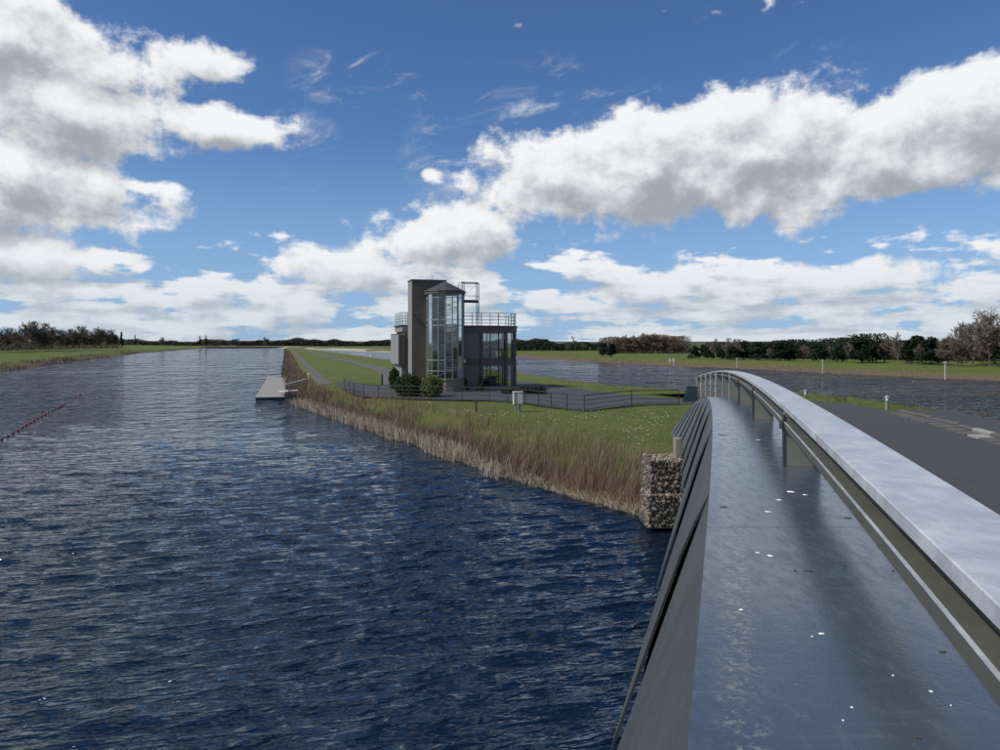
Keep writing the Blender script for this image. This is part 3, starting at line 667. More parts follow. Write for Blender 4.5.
# left wing with its overhanging box; daylight on its left put into the colour
B_(MB().box(-.80, -.36, 1.85, 6.4, 2.2, 4.72), 'oriel_box', M['brown_brick'])
B_(MB().box(-.86, -.802, 1.83, 6.42, 2.18, 4.76), 'oriel_side', M['clad_and_lit_grey'])
B_(MB().box(-.56, -.352, 2.1, 6.0, 0, 2.18), 'wing_base', M['clad_and_lit_grey'])
B_(MB().box(-.50, 0.0, 1.97, 6.2, 4.985, 5.45), 'wing_parapet', M['clad_and_lit_grey'])
B_(MB().box(-.60, .02, 1.955, 6.3, 5.452, 5.56), 'coping', M['slate'])
B_(MB().box(-.88, -.6, 1.83, 6.42, 4.77, 4.81), 'coping', M['slate'])
wr = B_(MB().box(-.52, -.47, 2.0, 2.05, 5.57, 6.62), 'roof_railing', M['teal_steel'])
for ly in (3.3, 4.6, 5.9): B_(MB().box(-.52, -.47, ly, ly + .05, 5.57, 6.62), 'baluster', M['teal_steel'], wr)
for lx in (-.25, -.07): B_(MB().box(lx, lx + .04, 2.0, 2.05, 5.57, 6.62), 'baluster', M['teal_steel'], wr)
for h in (5.85, 6.1, 6.35, 6.6): B_(MB().box(-.52, 0.0, 2.0, 2.04, h, h + .045).box(-.52, -.47, 2.05, 6.0, h, h + .045), 'rail', M['teal_steel'], wr)
cm = B_(MB().box(.10, .38, -.12, -.02, 6.35, 6.43).box(.06, .18, -.30, -.02, 6.2, 6.34), 'security_camera', M['dark_steel'])
# bowed wing
pl = [(4.2, .30), (5.05, .16), (5.72, .12), (6.38, .15), (7.04, .27), (7.66, .52), (8.18, .92), (8.56, 1.42), (8.80, 2.02), (8.88, 2.9), (8.88, 4.4), (8.88, 6.2)]
pl = [(4.2 + (a - 4.2) * 1.20, c) for a, c in pl]
def off(o):
    out = []
    for i, p in enumerate(pl):
        a = Vector(pl[max(i - 1, 0)]); c = Vector(pl[min(i + 1, len(pl) - 1)]); t = (c - a).normalized(); nn = Vector((t.y, -t.x)); out.append((p[0] + nn.x * o, p[1] + nn.y * o))
    return out
B_(MB().prism(off(.12) + [(4.15, 6.3)], 4.95, 5.40), 'roof_band', M['clad_dark'])
B_(MB().prism(off(.22) + [(4.1, 6.4)], 5.402, 5.50), 'coping', M['slate'])
B_(MB().prism(off(.02) + [(4.203, 6.2)], 2.08, 2.62), 'floor_band', M['clad_dark'])
B_(MB().prism(off(.05) + [(4.203, 6.2)], -.3, .10), 'base', M['concrete'])
B_(MB().prism([pl[0], pl[1], (pl[2][0] - .1, pl[2][1]), (pl[2][0] - .1, pl[2][1] + .25), (4.203, .55)], .102, 2.078), 'wall', M['grey_brick'])
B_(MB().prism([pl[0], pl[1], (pl[2][0] - .1, pl[2][1]), (pl[2][0] - .1, pl[2][1] + .25), (4.203, .55)], 2.622, 4.948), 'wall', M['grey_brick'])
B_(MB().box(4.203, 5.2, 6.0, 6.2, .102, 2.078), 'wall', M['brown_brick']); B_(MB().box(4.203, 5.0, 6.0, 6.2, 2.622, 4.948), 'wall', M['brown_brick'])
B_(MB().box(4.203, 4.30, .56, 5.99, 2.622, 4.948), 'inner_wall', M['interior']); B_(MB().box(4.203, 4.30, .56, 5.99, .102, 2.078), 'inner_wall', M['interior'])
def bay(a, b_, z0, z1, rails=True):
    # one window between two mullions of the bow: frame, panes, transom
    a, b_ = Vector(a), Vector(b_); t = (b_ - a); fr = MB(); w = .055
    fr.bar((a.x, a.y, z0), (a.x, a.y, z1), w + .02, w + .03); fr.bar((b_.x, b_.y, z0), (b_.x, b_.y, z1), w + .02, w + .03)
    for z in (z0 + .04, z1 - .04): fr.bar((a.x, a.y, z), (b_.x, b_.y, z), w, .07)
    zt = z0 + (z1 - z0) * .36
    fr.bar((a.x, a.y, zt), (b_.x, b_.y, zt), w, .06)
    wn = B_(fr, 'window', M['clad_dark'])
    for (q0, q1) in ((z0 + .07, zt - .03), (zt + .03, z1 - .07)):
        p0, p1 = a + t * .04, a + t * .96
        B_(MB().bar((p0.x, p0.y, (q0 + q1) / 2), (p1.x, p1.y, (q0 + q1) / 2), .012, q1 - q0), 'pane', M['glass'], wn)
def sub(a, b_, n): a, b_ = Vector(a), Vector(b_); return [a + (b_ - a) * (i / n) for i in range(n + 1)]
for z0, z1 in ((.102, 2.078), (2.622, 4.948)):
    for i in range(2, 11):
        n = 1 if i < 9 else 2
        s_ = sub(pl[i], pl[i + 1], n)
        for j in range(n): bay(s_[j], s_[j + 1], z0, z1)
    for j, (xa, xb) in enumerate([(5.2, 6.7), (6.7, 8.2), (8.2, 9.7)]): bay((xa, 6.15), (xb, 6.15), z0, z1)
for (i, z0, z1) in ((5, .10, 4.96), (2, .10, 4.96), (7, .10, 4.96), (9, .10, 4.96)):
    B_(MB().box(pl[i][0] - .11, pl[i][0] + .11, pl[i][1] - .16, pl[i][1] + .05, z0, z1), 'column', M['clad_dark'])
inside = MB()                                                     # furniture behind the glass
for (x, y, w, dd_, z, h) in [(5.4, 1.6, 1.4, .7, 2.622, .75), (7.2, 2.8, .9, .6, 2.622, .8), (6.2, 4.4, 1.6, .5, 2.622, 1.0), (6.0, 1.5, 1.3, .7, .102, .75), (7.4, 2.6, .7, .7, .102, .9), (5.2, 4.6, 1.8, .4, .102, 1.7)]:
    inside.box(x, x + w, y, y + dd_, z + .02, z + h)
B_(inside, 'furniture', M['interior'])
# roof railing of the bowed wing
rl = off(-.02)[0:11]
rt = B_(MB().bar((rl[0][0], rl[0][1], 5.5), (rl[0][0], rl[0][1], 6.62), .05), 'roof_railing', M['teal_steel'])
for i in range(1, 11, 1): B_(MB().bar((rl[i][0], rl[i][1], 5.5), (rl[i][0], rl[i][1], 6.62), .045 if i % 2 else .06), 'baluster', M['teal_steel'], rt)
for h in (5.72, 6.0, 6.3, 6.6):
    m_ = MB()
    for i in range(10): m_.bar((*rl[i], h), (*rl[i + 1], h), .045)
    B_(m_, 'rail', M['teal_steel'], rt)
# steel mast frame on the roof
fx = B_(MB().box(4.55, 4.62, 1.2, 1.27, 5.5, 9.3), 'mast_frame', M['dark_steel'])
for (lx, ly) in ((5.86, 1.2), (6.36, 2.4), (5.02, 2.4)): B_(MB().box(lx, lx + .065, ly, ly + .065, 5.5, 9.3), 'leg', M['teal_steel'], fx)
for h in (7.72, 9.28):
    B_(MB().bar((4.58, 1.23, h), (5.90, 1.23, h), .07).bar((5.90, 1.23, h), (6.39, 2.43, h), .07).bar((6.39, 2.43, h), (5.05, 2.43, h), .07).bar((5.05, 2.43, h), (4.58, 1.23, h), .07), 'beam', M['dark_steel'], fx)
B_(MB().prism([(4.59, 1.25), (5.88, 1.25), (6.36, 2.4), (5.07, 2.4)], 7.56, 7.68), 'platform', M['dark_steel'], fx)
B_(MB().tube([(4.25, 1.2, 8.4), (4.25, 1.2, 9.0), (4.33, 1.2, 9.22), (4.55, 1.2, 9.29)], .03, 6), 'davit', M['dark_steel'], fx)
B_(MB().bar((4.58, 1.23, 7.8), (5.90, 1.23, 9.2), .02).bar((5.90, 1.23, 5.6), (6.39, 2.43, 7.6), .02), 'brace', M['teal_steel'], fx)
B_(MB().bar((4.58, 1.23, 8.1), (5.90, 1.23, 8.1), .04).bar((5.90, 1.23, 8.1), (6.39, 2.43, 8.1), .04), 'guard_rail', M['teal_steel'], fx)
B_(MB().bar((1.9, .9, 9.32), (1.9, .9, 9.75), .02).bar((1.7, .9, 9.7), (2.1, .9, 9.7), .015), 'aerial', M['dark_steel'])
# round glazed stair turret
cx, cy, rd = 2.62, -.85, 1.50
NF = 16
def ang(j): return 2 * math.pi * (j + .5) / NF
def cp(j, r, z): return (cx + r * math.cos(ang(j)), cy + r * math.sin(ang(j)), z)
B_(MB().lathe([(1.56, -.3), (1.56, 1.0), (1.62, 1.0), (1.62, 1.07), (.2, 1.07)], NF, (cx, cy, 0), .5), 'turret_plinth', M['red_brick'])
B_(MB().lathe([(1.72, 8.18), (1.76, 8.24), (1.74, 8.30), (.06, 9.12), (.02, 9.15)], NF, (cx, cy, 0), .5), 'turret_roof', M['slate'])
B_(MB().lathe([(1.66, 8.02), (1.70, 8.04), (1.70, 8.178), (.3, 8.178)], NF, (cx, cy, 0), .5), 'turret_eave', M['clad_dark'])
B_(MB().lathe([(.06, 1.08), (.06, 8.0)], 8, (cx, cy, 0)), 'stair_newel', M['grey_steel'])
levels = [1.08, 1.72, 2.60, 5.45, 5.92, 7.72, 8.02]
for j in range(NF):
    a = ang(j)
    if math.sin(a) > 0.75: continue
    B_(MB().bar(cp(j, rd, 1.08), cp(j, rd, 8.02), .075), 'mullion', M['grey_steel'])
    j2 = j + 1
    if math.sin(ang(j2)) > 0.75: continue
    for z in levels[1:-1]:
        B_(MB().bar(cp(j, rd, z), cp(j2, rd, z), .055), 'transom', M['grey_steel'])
    for z0, z1 in zip(levels[:-1], levels[1:]):
        p0, p1 = Vector(cp(j, rd - .005, (z0 + z1) / 2)), Vector(cp(j2, rd - .005, (z0 + z1) / 2))
        B_(MB().bar(lerp(p0, p1, .03), lerp(p0, p1, .97), .012, z1 - z0 - .06), 'pane', M['glass'])
for i in range(44):                                                 # winding stair
    z = 1.15 + i * .155
    if z > 7.6: break
    a = R(200) + i * R(24); w = R(20); b = MB()
    v = [(cx + r * math.cos(a + s_ * w / 2), cy + r * math.sin(a + s_ * w / 2), z + dz) for dz in (0, .04) for r in (.10, 1.22) for s_ in (-1, 1)]
    b.add(v, [(0, 1, 3, 2), (4, 6, 7, 5), (0, 4, 5, 1), (2, 3, 7, 6), (0, 2, 6, 4), (1, 5, 7, 3)]); B_(b, 'tread', M['tread_metal'])
hr = [(cx + 1.24 * math.cos(R(200) + t * R(24)), cy + 1.24 * math.sin(R(200) + t * R(24)), 2.05 + t * .155) for t in np.arange(0, 41, .5)]
B_(MB().tube(hr, .022, 5), 'stair_rail', M['grey_steel']); B_(MB().tube([(p[0], p[1], p[2] - .45) for p in hr], .016, 5), 'stair_rail', M['grey_steel'])
B_(MB().prism([(cx + 1.3 * math.cos(R(a)), cy + 1.3 * math.sin(R(a))) for a in range(-20, 130, 15)] + [(cx, cy)], 5.46, 5.56), 'landing', M['tread_metal'])
lm = B_(MB().lathe([(.03, -.18), (.10, -.15), (.155, -.07), (.17, .0), (.155, .07), (.10, .14), (.02, .17)], 12, (4.42, -.12, 2.45)), 'globe_lamp', M['lamp_white'], smooth=True)
B_(MB().bar((4.42, -.12, 2.28), (4.42, .28, 2.22), .04), 'lamp_arm', M['dark_steel'], lm)
B_(MB().box(4.25, 9.0, -1.15, -.95, -.3, .32), 'planter_wall', M['red_brick'])

# ------------------------------------------------------------------ railings along the forecourt
fence = empty('railing_fence', P(584, 411.8, 1.0), label='dark metal railing fence bending round the forecourt lawn', cat='fence')
FP = [(344.5, 389.5), (349.3, 393.2), (353.6, 395.2), (363.5, 397), (378.3, 398.2), (403, 399.3), (431.2, 400.2), (462, 400.6), (489.5, 401.4), (508, 402.6), (525, 404.2), (538.6, 406), (551.3, 408.2), (566.9, 410.3), (584.2, 411.8), (631.5, 405.6), (678.6, 404.8)]
fp = [P(px, py, 1.0) for px, py in FP]
for p in fp: MB().box(p.x - .026, p.x + .026, p.y - .026, p.y + .026, .8, 1.97).build('fence_post', M['dark_steel'], fence)
for a, c in zip(fp[:-1], fp[1:]):
    t = (c - a).normalized() * .028
    for h in (1.95, 1.68, 1.42, 1.14):
        MB().bar((a.x + t.x, a.y + t.y, h), (c.x - t.x, c.y - t.y, h), .05 if h > 1.9 else .032).build('fence_rail', M['dark_steel'], fence)

# small street furniture
p = P(517.8, 411.3, 1.0)
cb = empty('utility_cabinet', p, .18, 'pale cream utility cabinet on two legs before the railing', 'cabinet')
for sx in (-.13, .13): MB().box(sx - .05, sx + .05, -.05, .05, -.15, .42).build('leg', M['cabinet_side'], cb, local=True)
bx = MB().box(-.27, .27, -.17, .17, .42, 1.12).build('cabinet_body', M['cabinet'], cb, local=True, bevel=.012)
MB().box(-.30, .30, -.20, .20, 1.122, 1.16).build('cabinet_lid', M['cabinet'], cb, local=True, bevel=.008)
MB().box(-.06, .25, -.185, -.172, .47, 1.08).build('cabinet_door', M['cabinet'], bx, local=True); MB().box(-.265, -.09, -.184, -.172, .46, 1.09).build('vent_panel', M['cabinet_side'], bx, local=True)
def stump(px, py, h, r, label, cap=True):
    p = P(px, py, 1.0); g = empty('bollard', (p.x, p.y, .95), 0, label, 'bollard')
    MB().lathe([(r, -.1), (r, h), (r * .9, h + .01)], 10).build('shaft', M['dark_steel'], g, local=True)
    MB().lathe([(r * 1.25, h + .011), (r * 1.25, h + .07), (r * .7, h + .11)], 10).build('cap', M['dark_steel'], g, local=True)
stump(476, 410.5, .60, .06, 'short dark post on the lawn in front of the railing')
stump(382, 384.5, .95, .09, 'black bollard on the grass left of the tower')
def bollard(x, y, z, h, r, label):
    g = empty('light_bollard', (x, y, z), 0, label, 'bollard')
    MB().lathe([(r, -.12), (r, h * .74), (r * .85, h * .75)], 12).build('shaft', M['weathered_wood'], g, local=True)
    MB().lathe([(r * .72, h * .751), (r * .72, h * .87)], 12).build('lamp_lens', M['lamp_white'], g, local=True)
    MB().lathe([(r * 1.12, h * .871), (r * 1.12, h * .95), (r * .8, h), (r * .1, h)], 12).build('cap', M['concrete'], g, local=True)
q = Q(887, 413, 21.5); bollard(q.x, q.y, q.z - .02, .54, .055, 'grey light bollard at the end of the kerb beside the lake')
q = Q(805.5, 405, 33); bollard(q.x, q.y, q.z - .02, .72, .065, 'small light bollard standing beyond the bridge handrail')

# jetty
P0, P1 = P(270, 397, .24), P(277, 377.6, .24); tv = (P1 - P0); tv.z = 0; L_ = tv.length; tv.normalize()
jt = empty('jetty_pontoon', (P0.x, P0.y, 0), math.atan2(tv.y, tv.x) - math.pi / 2, 'long pale floating pontoon moored beside the reeds', 'jetty')
n = 13
for i in range(n):
    y0, y1 = L_ * i / n + .02, L_ * (i + 1) / n - .02
    MB().box(-1.25, 1.25, y0, y1, .16, .24).build('deck_panel', M['pontoon'], jt, local=True)
    MB().box(-1.22, 1.22, y0 + .05, y1 - .05, -.25, .158).build('float', M['pontoon_side'], jt, local=True)
def gang(y, px, py, label, post):
    a = P0 + tv * y + Vector((tv.y, -tv.x, 0)) * 1.1; c = P(px, py, 1.05); g = empty('gangway', (a.x, a.y, .38), 0, label, 'gangway', 'gangways to the pontoon'); o = Vector((a.x, a.y, .38))
    e = Vector((c.x, c.y, 1.08)) - o; MB().bar((0, 0, .06), tuple(e), .75, .08).build('walkway', M['concrete'], g, local=True)
    sd = Vector((-e.y, e.x, 0)).normalized() * .36
    for s_ in (-1, 1): MB().bar(tuple(sd * s_ + Vector((0, 0, .12))), tuple(e + sd * s_ + Vector((0, 0, .06))), .05, .08).build('edge_rail', M['white_paint'], g, local=True)
    if post:
        b = empty('marker_post', (c.x + .2, c.y, .95), 0, 'small yellow marker post at the top of the gangway', 'post')
        MB().lathe([(.09, -.05), (.09, .62)], 8).build('shaft', M['yellow_paint'], b, local=True); MB().lathe([(.10, .621), (.10, .72), (.05, .78)], 8).build('cap', M['white_paint'], b, local=True)
gang(14, 307, 379.5, 'far narrow gangway joining the pontoon to the grass bank', True)
gang(3.5, 293, 391.5, 'near short gangway joining the pontoon to the reeds', False)

# line of buoys
bl = empty('buoy_line', P(30, 423), 0, 'line of dark red floats strung across the water at left', 'buoys')
b0, b1 = P(-12, 447), P(66, 403.3); dirv = b1 - b0; n = 20; pts = []
for i in range(n * 2):
    t = i / (n * 2 - 1); p = b0 + dirv * t; p += Vector((math.sin(t * 9) * .05, 0, .05)); pts.append(p)
MB().tube([(p.x, p.y, p.z - .10) for p in pts], .008, 5).build('rope', M['rope'], bl)
for i in range(n):
    p = pts[2 * i]; r = random.uniform(.08, .105); c = (p.x, p.y, .03)
    MB().lathe([(.03, -r), (r * .75, -r * .7), (r, 0), (r * .75, r * .7), (.03, r)], 10, c).build('float', M['buoy_red'], bl, smooth=True)
def wbuoy(px, py, r, label):
    p = P(px, py); MBb = empty('marker_buoy', p, 0, label, 'buoy', 'white marker buoys')
    MB().lathe([(r * .3, -r * .6), (r, -r * .2), (r, r * .4), (r * .55, r * .9), (.02, r * 1.05)], 10).build('float', M['white_paint'], MBb, local=True, smooth=True)
    MB().lathe([(r * .12, r), (r * .12, r * 1.9), (r * .3, r * 1.91), (r * .3, r * 2.3)], 6).build('staff', M['white_paint'], MBb, local=True)
wbuoy(516.5, 358.6, .3, 'white buoy on the lake just right of the tower'); wbuoy(236, 353.4, .4, 'white buoy far out on the left hand lake'); wbuoy(370, 358.0, .35, 'white buoy on the lake left of the tower')
g_ = empty('marker_buoy', P(80, 394.8), 0, 'tiny dark buoy alone beyond the end of the float line', 'buoy')
MB().lathe([(.03, -.1), (.11, -.05), (.13, .03), (.09, .1), (.03, .13)], 10).build('float', M['buoy_red'], g_, local=True, smooth=True); MB().tube([(0, 0, .12), (.02, 0, .18), (.05, 0, .14)], .012, 5).build('eyelet', M['rope'], g_, local=True)
# white start markers and course posts on the right bank
def sign(px, py, z, h, label, board):
    p = P(px, py, z); g = empty('course_marker', p, 0, label, 'marker', 'course markers on the right bank')
    MB().box(-.035, .035, -.035, .035, -.4, h).build('post', M['weathered_wood' if not board else 'white_paint'], g, local=True)
    if board: MB().box(-board[0], board[0], -.03, .03, h - board[1], h + .02).box(-board[0], board[0], -.061, -.031, h - board[1], h).build('board', M['white_paint'], g, local=True)
sign(669.8, 364.5, .25, 1.3, 'left one of two white boards at the lake edge before the copse', (.2, .8)); sign(673.4, 364.7, .25, 1.4, 'right one of two white boards at the lake edge before the copse', (.2, .9))
sign(945, 376.8, .7, 1.9, 'white topped post on the right bank below the large bare tree', (.22, .16)); sign(822.5, 371.2, .6, 1.75, 'pale post on the right bank above the handrail', (.07, .2)); sign(737, 366.0, .5, 1.5, 'slender pale post on the right bank above the far end of the bridge', (.07, .2))

# ------------------------------------------------------------------ vegetation
def ribbons(base, h, w, lean, curve, seg=2, seed=0):
    # thin tapering blades: arrays base (n,3), h, w, lean (n,2)
    n = len(base); r = np.random.default_rng(seed); th = r.random(n) * np.pi; sx, sy = np.cos(th) * w / 2, np.sin(th) * w / 2; V = []
    for i in range(seg + 1):
        t = i / seg; wd = 1 - 0.85 * t ** 1.5
        c = base + np.stack([lean[:, 0] * t ** curve, lean[:, 1] * t ** curve, h * t], 1)
        V.append(c - np.stack([sx * wd, sy * wd, 0 * sx], 1)); V.append(c + np.stack([sx * wd, sy * wd, 0 * sx], 1))
    V = np.stack(V, 1); k = 2 * (seg + 1); f = []
    for i in range(seg): f.append(np.array([2 * i, 2 * i + 1, 2 * i + 3, 2 * i + 2]))
    Fc = (np.arange(n)[:, None, None] * k + np.array(f)[None]).reshape(-1, 4)
    return V.reshape(-1, 3), Fc
def shore_points(n, d0, d1, s0, s1, r, pw=1.0):
    d = 1 / (1 / d0 + (1 / d1 - 1 / d0) * r.random(n)) if pw else r.uniform(d0, d1, n)
    s = s0 + (s1 - s0) * r.random(n)
    return xl(d) + s, d
def stuff(name, V, Fc, m, label, cat):
    return tag(link(name, mesh(name, V, Fc, m)), label, cat, kind='stuff')
r = np.random.default_rng(11)
# brown reed belt
x, d = shore_points(34000, 20.4, 62, 0.0, 4.6, r); dn = wob(x * .9, d * .7) + wob(x * 2.3 + 5, d * 2.1)
s = x - xl(d); keep = (dn > -0.25 + .5 * r.random(len(x)) - .3) & (r.random(len(x)) < np.interp(s, [0, .4, 2.0, 3.2, 4.6], [.9, 1, .75, .22, .04])) & (x < xp(d) - 2.3)
x, d, s = x[keep], d[keep], s[keep]; h = r.uniform(.35, 1.15, len(x)) * (1 + .25 * np.sin(x * 3.1 + d * 2.3) * np.sin(d * 3.7)) * np.interp(s, [0, 1, 5], [.85, 1, .75]) * np.interp(d, [20, 24, 60], [.75, 1.0, 1.05])
h *= 1 + .15 * wob(x, d)
V, Fc = ribbons(np.stack([x, d, ground(x, d) - .05], 1), h, r.uniform(.009, .019, len(x)) * (d / 30) ** .5, r.normal([.10, -.04], .24, (len(x), 2)), 1.7, 2, 1)
stuff('reed_bed', V, Fc, M['reed_brown'], 'dense brown winter reeds along the island shore', 'reeds')
# pale broken reeds at the water's edge
x, d = shore_points(9000, 21.5, 60, -0.75, 0.25, r); dn = wob(x * 1.3 + 2, d * 1.1); keep = (dn > np.interp(d, [21, 24, 27, 40, 60], [.30, .2, -.45, -.4, -.1])); x, d = x[keep], d[keep]
V, Fc = ribbons(np.stack([x, d, np.maximum(ground(x, d), -.12)], 1), r.uniform(.25, .80, len(x)), r.uniform(.016, .034, len(x)) * (d / 32) ** .5, r.normal([-.05, -.05], .16, (len(x), 2)), 1.6, 2, 2)
stuff('dead_reeds', V, Fc, M['reed_pale'], 'pale cream dead reeds standing in the water at the shore', 'reeds')
x, d = shore_points(9000, 20.3, 60, -0.25, 0.55, r); keep = x < xp(d) - 2.0; x, d = x[keep], d[keep]
V, Fc = ribbons(np.stack([x, d, np.maximum(ground(x, d), -.05)], 1), r.uniform(.06, .30, len(x)), r.uniform(.012, .026, len(x)) * (d / 30) ** .5, r.normal([-.04, -.06], .16, (len(x), 2)), 1.3, 2, 8)
stuff('reed_litter', V, Fc, M['reed_pale'], 'pale broken reed litter lying along the waterline of the island', 'reeds')
# reeds farther off along the island
x, d = shore_points(7000, 60, 420, 0.0, 3.0, r, 1); V, Fc = ribbons(np.stack([x, d, ground(x, d)], 1), r.uniform(.2, .75, len(x)), .02 * (d / 45), r.normal(0, .14, (len(x), 2)), 1.7, 1, 3)
stuff('reed_bed', V, Fc, M['reed_brown'], 'far strip of brown reeds running along the left edge of the island', 'reeds')
# lawn: tufts
n = 60000; d = 1 / (1 / 20.0 + (1 / 75.0 - 1 / 20.0) * r.random(n)); x = xl(d) + 1.0 + r.random(n) * 32
keep = (x < xrt(d) - .6); x, d = x[keep], d[keep]
zc = ground(x, d)
def in_fore(x, d):
    px = 500 + x / d * F; pyn = np.interp(px, [p[0] for p in near], [p[1] for p in near]); pyf = np.interp(px, [p[0] for p in far], [p[1] for p in far]); py = HY + 4.0 * F / d
    return (py < pyn + .3) & (py > pyf - .5)
w = x - xp(d); ok = (zc > .5) & ~in_fore(x, d) & ~((w > -.9) & (w < np.interp(d, [0, 19, 20, 23, 26, 60], [6, 6, 4.6, 4.2, 3.6, 3.6])) & (d < 58)) & ~((d > 58) & (x > -9) & (x < 3.2) & (d < 68)); x, d, zc = x[ok], d[ok], zc[ok]
V, Fc = ribbons(np.stack([x, d, zc - .02], 1), r.uniform(.02, .06, len(x)) * (1 + .6 * (wob(x, d) > .2)), .024 * (d / 30), r.normal(0, .05, (len(x), 2)), 1.5, 1, 4)
stuff('lawn_grass', V, Fc, M['blade'], 'short green lawn grass on the island', 'grass')
# daisies: small white heads in drifts
fx_ = []
for (px, py, sx, sy, n) in [(655, 418, 26, 9, 80), (630, 428, 26, 8, 40), (555, 417, 40, 6, 45), (500, 414, 25, 5, 18), (640, 438, 20, 8, 16), (600, 415, 20, 4, 30), (420, 403, 16, 1.0, 16), (470, 411, 8, 1.5, 10)]:
    for _ in range(n):
        a, c = random.gauss(px, sx * .6), random.gauss(py, sy * .55)
        if c < 402: continue
        fx_.append(P(a, c, 1.0))
x = np.array([p.x for p in fx_]); d = np.array([p.y for p in fx_]); ok = ~in_fore(x, d) & (x < xp(d) - 2.2); x, d = x[ok], d[ok]; z = ground(x, d)
b = MB(); rr_ = random.Random(5)
for X, Y, Z in zip(x, d, z):
    s = rr_.uniform(.012, .028); h = rr_.uniform(.06, .11); b.add([(X + s * math.cos(t), Y + s * math.sin(t), Z + h + rr_.uniform(-.01, .012)) for t in (0, 1.26, 2.51, 3.77, 5.03)] + [(X, Y, Z + h + .015)], [(0, 1, 5), (1, 2, 5), (2, 3, 5), (3, 4, 5), (4, 0, 5)])
tag(b.build('daisies', M['daisy']), 'scattered white daisies in the lawn', 'flowers', kind='stuff')
# rough edge on the left bank and on the right bank
for (shore, side, nm, lab, n, m_) in ((LB, -1, 'bank_scrub', 'brown scrub along the waterline of the left bank', 7000, 'reed_brown'), (RB, 1, 'bank_scrub', 'thin dry grass along the waterline of the right bank', 5000, 'reed_brown')):
    sh = np.array(shore[1:5] if side < 0 else shore[1:7], float); q = r.random(n); s_ = np.concatenate([[0], np.cumsum(np.hypot(*np.diff(sh, axis=0).T))]); q = q * s_[-1]
    px_, py_ = np.interp(q, s_, sh[:, 0]), np.interp(q, s_, sh[:, 1]); o_ = r.uniform(-.5, 4, n); cl = wob(q * .12, q * .05) + wob(q * .5, 3 + q * .2)
    kk = cl > (-.2 if side < 0 else .1); px_, py_, o_ = px_[kk], py_[kk], o_[kk]
    V, Fc = ribbons(np.stack([px_ + side * o_, py_, np.interp(o_, [0, 4], [0, .9])], 1), r.uniform(.2, .9 if side < 0 else .45, len(px_)), .03 * (py_ / 60), r.normal(0, .2, (len(px_), 2)), 1.6, 1, 6)
    stuff(nm, V, Fc, M[m_], lab, 'scrub')

# trees -----------------------------------------------------------------
def bare_tree(seed, h=10.0, spread=0.55, levels=5, dens=1.0, low=0.22, tw=0.022):
    r = random.Random(seed); tb, cb = MB(), []
    def perp(t):
        a = t.cross(Vector((r.uniform(-1, 1), r.uniform(-1, 1), r.uniform(-1, 1)))); return a.normalized() if a.length > 1e-3 else Vector((1, 0, 0))
    segs = []
    def grow(p, t, L, rad, lv):
        n = 3 if lv < 3 else 2; pts = [p]; q = p
        for i in range(n):
            t = (t + perp(t) * r.uniform(.05, .16) + Vector((0, 0, .05))).normalized(); q = q + t * (L / n); pts.append(q)
        rs = [max(rad * (1 - .45 * i / n), tw * .5) for i in range(n + 1)]
        segs.append((lv, pts, rs))
        if lv >= levels: return
        nb = [6, 5, 4, 4, 4][min(lv, 4)]; nb = max(2, int(round(nb * dens + r.uniform(-.4, .4))))
        for k_ in range(nb):
            f = (low if lv == 0 else .25) + (1 - (low if lv == 0 else .25)) * (k_ + r.random()) / nb; f = min(f, .98); idx = f * n; i = min(int(idx), n - 1); bp = lerp(pts[i], pts[i + 1], idx - i)
            nt = (t * (1 - spread) + perp(t) * spread * r.uniform(.7, 1.2) + Vector((0, 0, .16))).normalized()
            grow(bp, nt, L * r.uniform(.48, .72) * (1.05 - .35 * f if lv == 0 else 1), rs[i] * r.uniform(.42, .6), lv + 1)
        grow(q, (t + perp(t) * .2).normalized(), L * .6, rs[-1], lv + 1)
    grow(Vector((0, 0, -.2)), Vector((r.uniform(-.05, .05), r.uniform(-.05, .05), 1)), h * .50, h * .019, 0)
    crown = MB()
    for lv, pts, rs in segs:
        if lv == 0: tb.tube(pts, rs, 7, False)
        elif lv <= 2: crown.tube(pts, rs, 4, False)
        else:
            vs = []; a = perp(pts[-1] - pts[0])
            for p, q in zip(pts, rs): vs += [p - a * max(q, tw * .5), p + a * max(q, tw * .5)]
            crown.add(vs, [(2 * i, 2 * i + 1, 2 * i + 3, 2 * i + 2) for i in range(len(pts) - 1)])
    return tb, crown
def leaf_crown(seed, h, rx, z0, n, size, lobes=9, conical=0.0):
    r = np.random.default_rng(seed); cs = []
    for i in range(lobes):
        t = (i + .5) / lobes; a = r.random() * 6.28; rad = rx * (1 - conical * t) * (.62 if t < .9 else .2)
        cs.append((math.cos(a) * rad * r.uniform(.4, 1), math.sin(a) * rad * r.uniform(.4, 1), z0 + (h - z0) * (.10 + .80 * t), rx * (1 - conical * t) * r.uniform(.36, .6)))
    cs = np.array(cs); idx = r.integers(0, lobes, n); v = r.normal(0, 1, (n, 3)); v /= np.linalg.norm(v, axis=1, keepdims=True)
    c = cs[idx, :3] + v * (cs[idx, 3] * r.uniform(.45, 1.08, n))[:, None] * np.array([1, 1, .85])
    a = r.normal(0, 1, (n, 3)); a /= np.linalg.norm(a, axis=1, keepdims=True); b_ = np.cross(a, r.normal(0, 1, (n, 3))); b_ /= np.linalg.norm(b_, axis=1, keepdims=True); s = size * r.uniform(.5, 1.2, n)[:, None]
    V = np.stack([c - a * s, c + b_ * s * .55, c + a * s, c - b_ * s * .55], 1).reshape(-1, 3); return V, np.arange(n * 4).reshape(-1, 4)
PROTO = {}
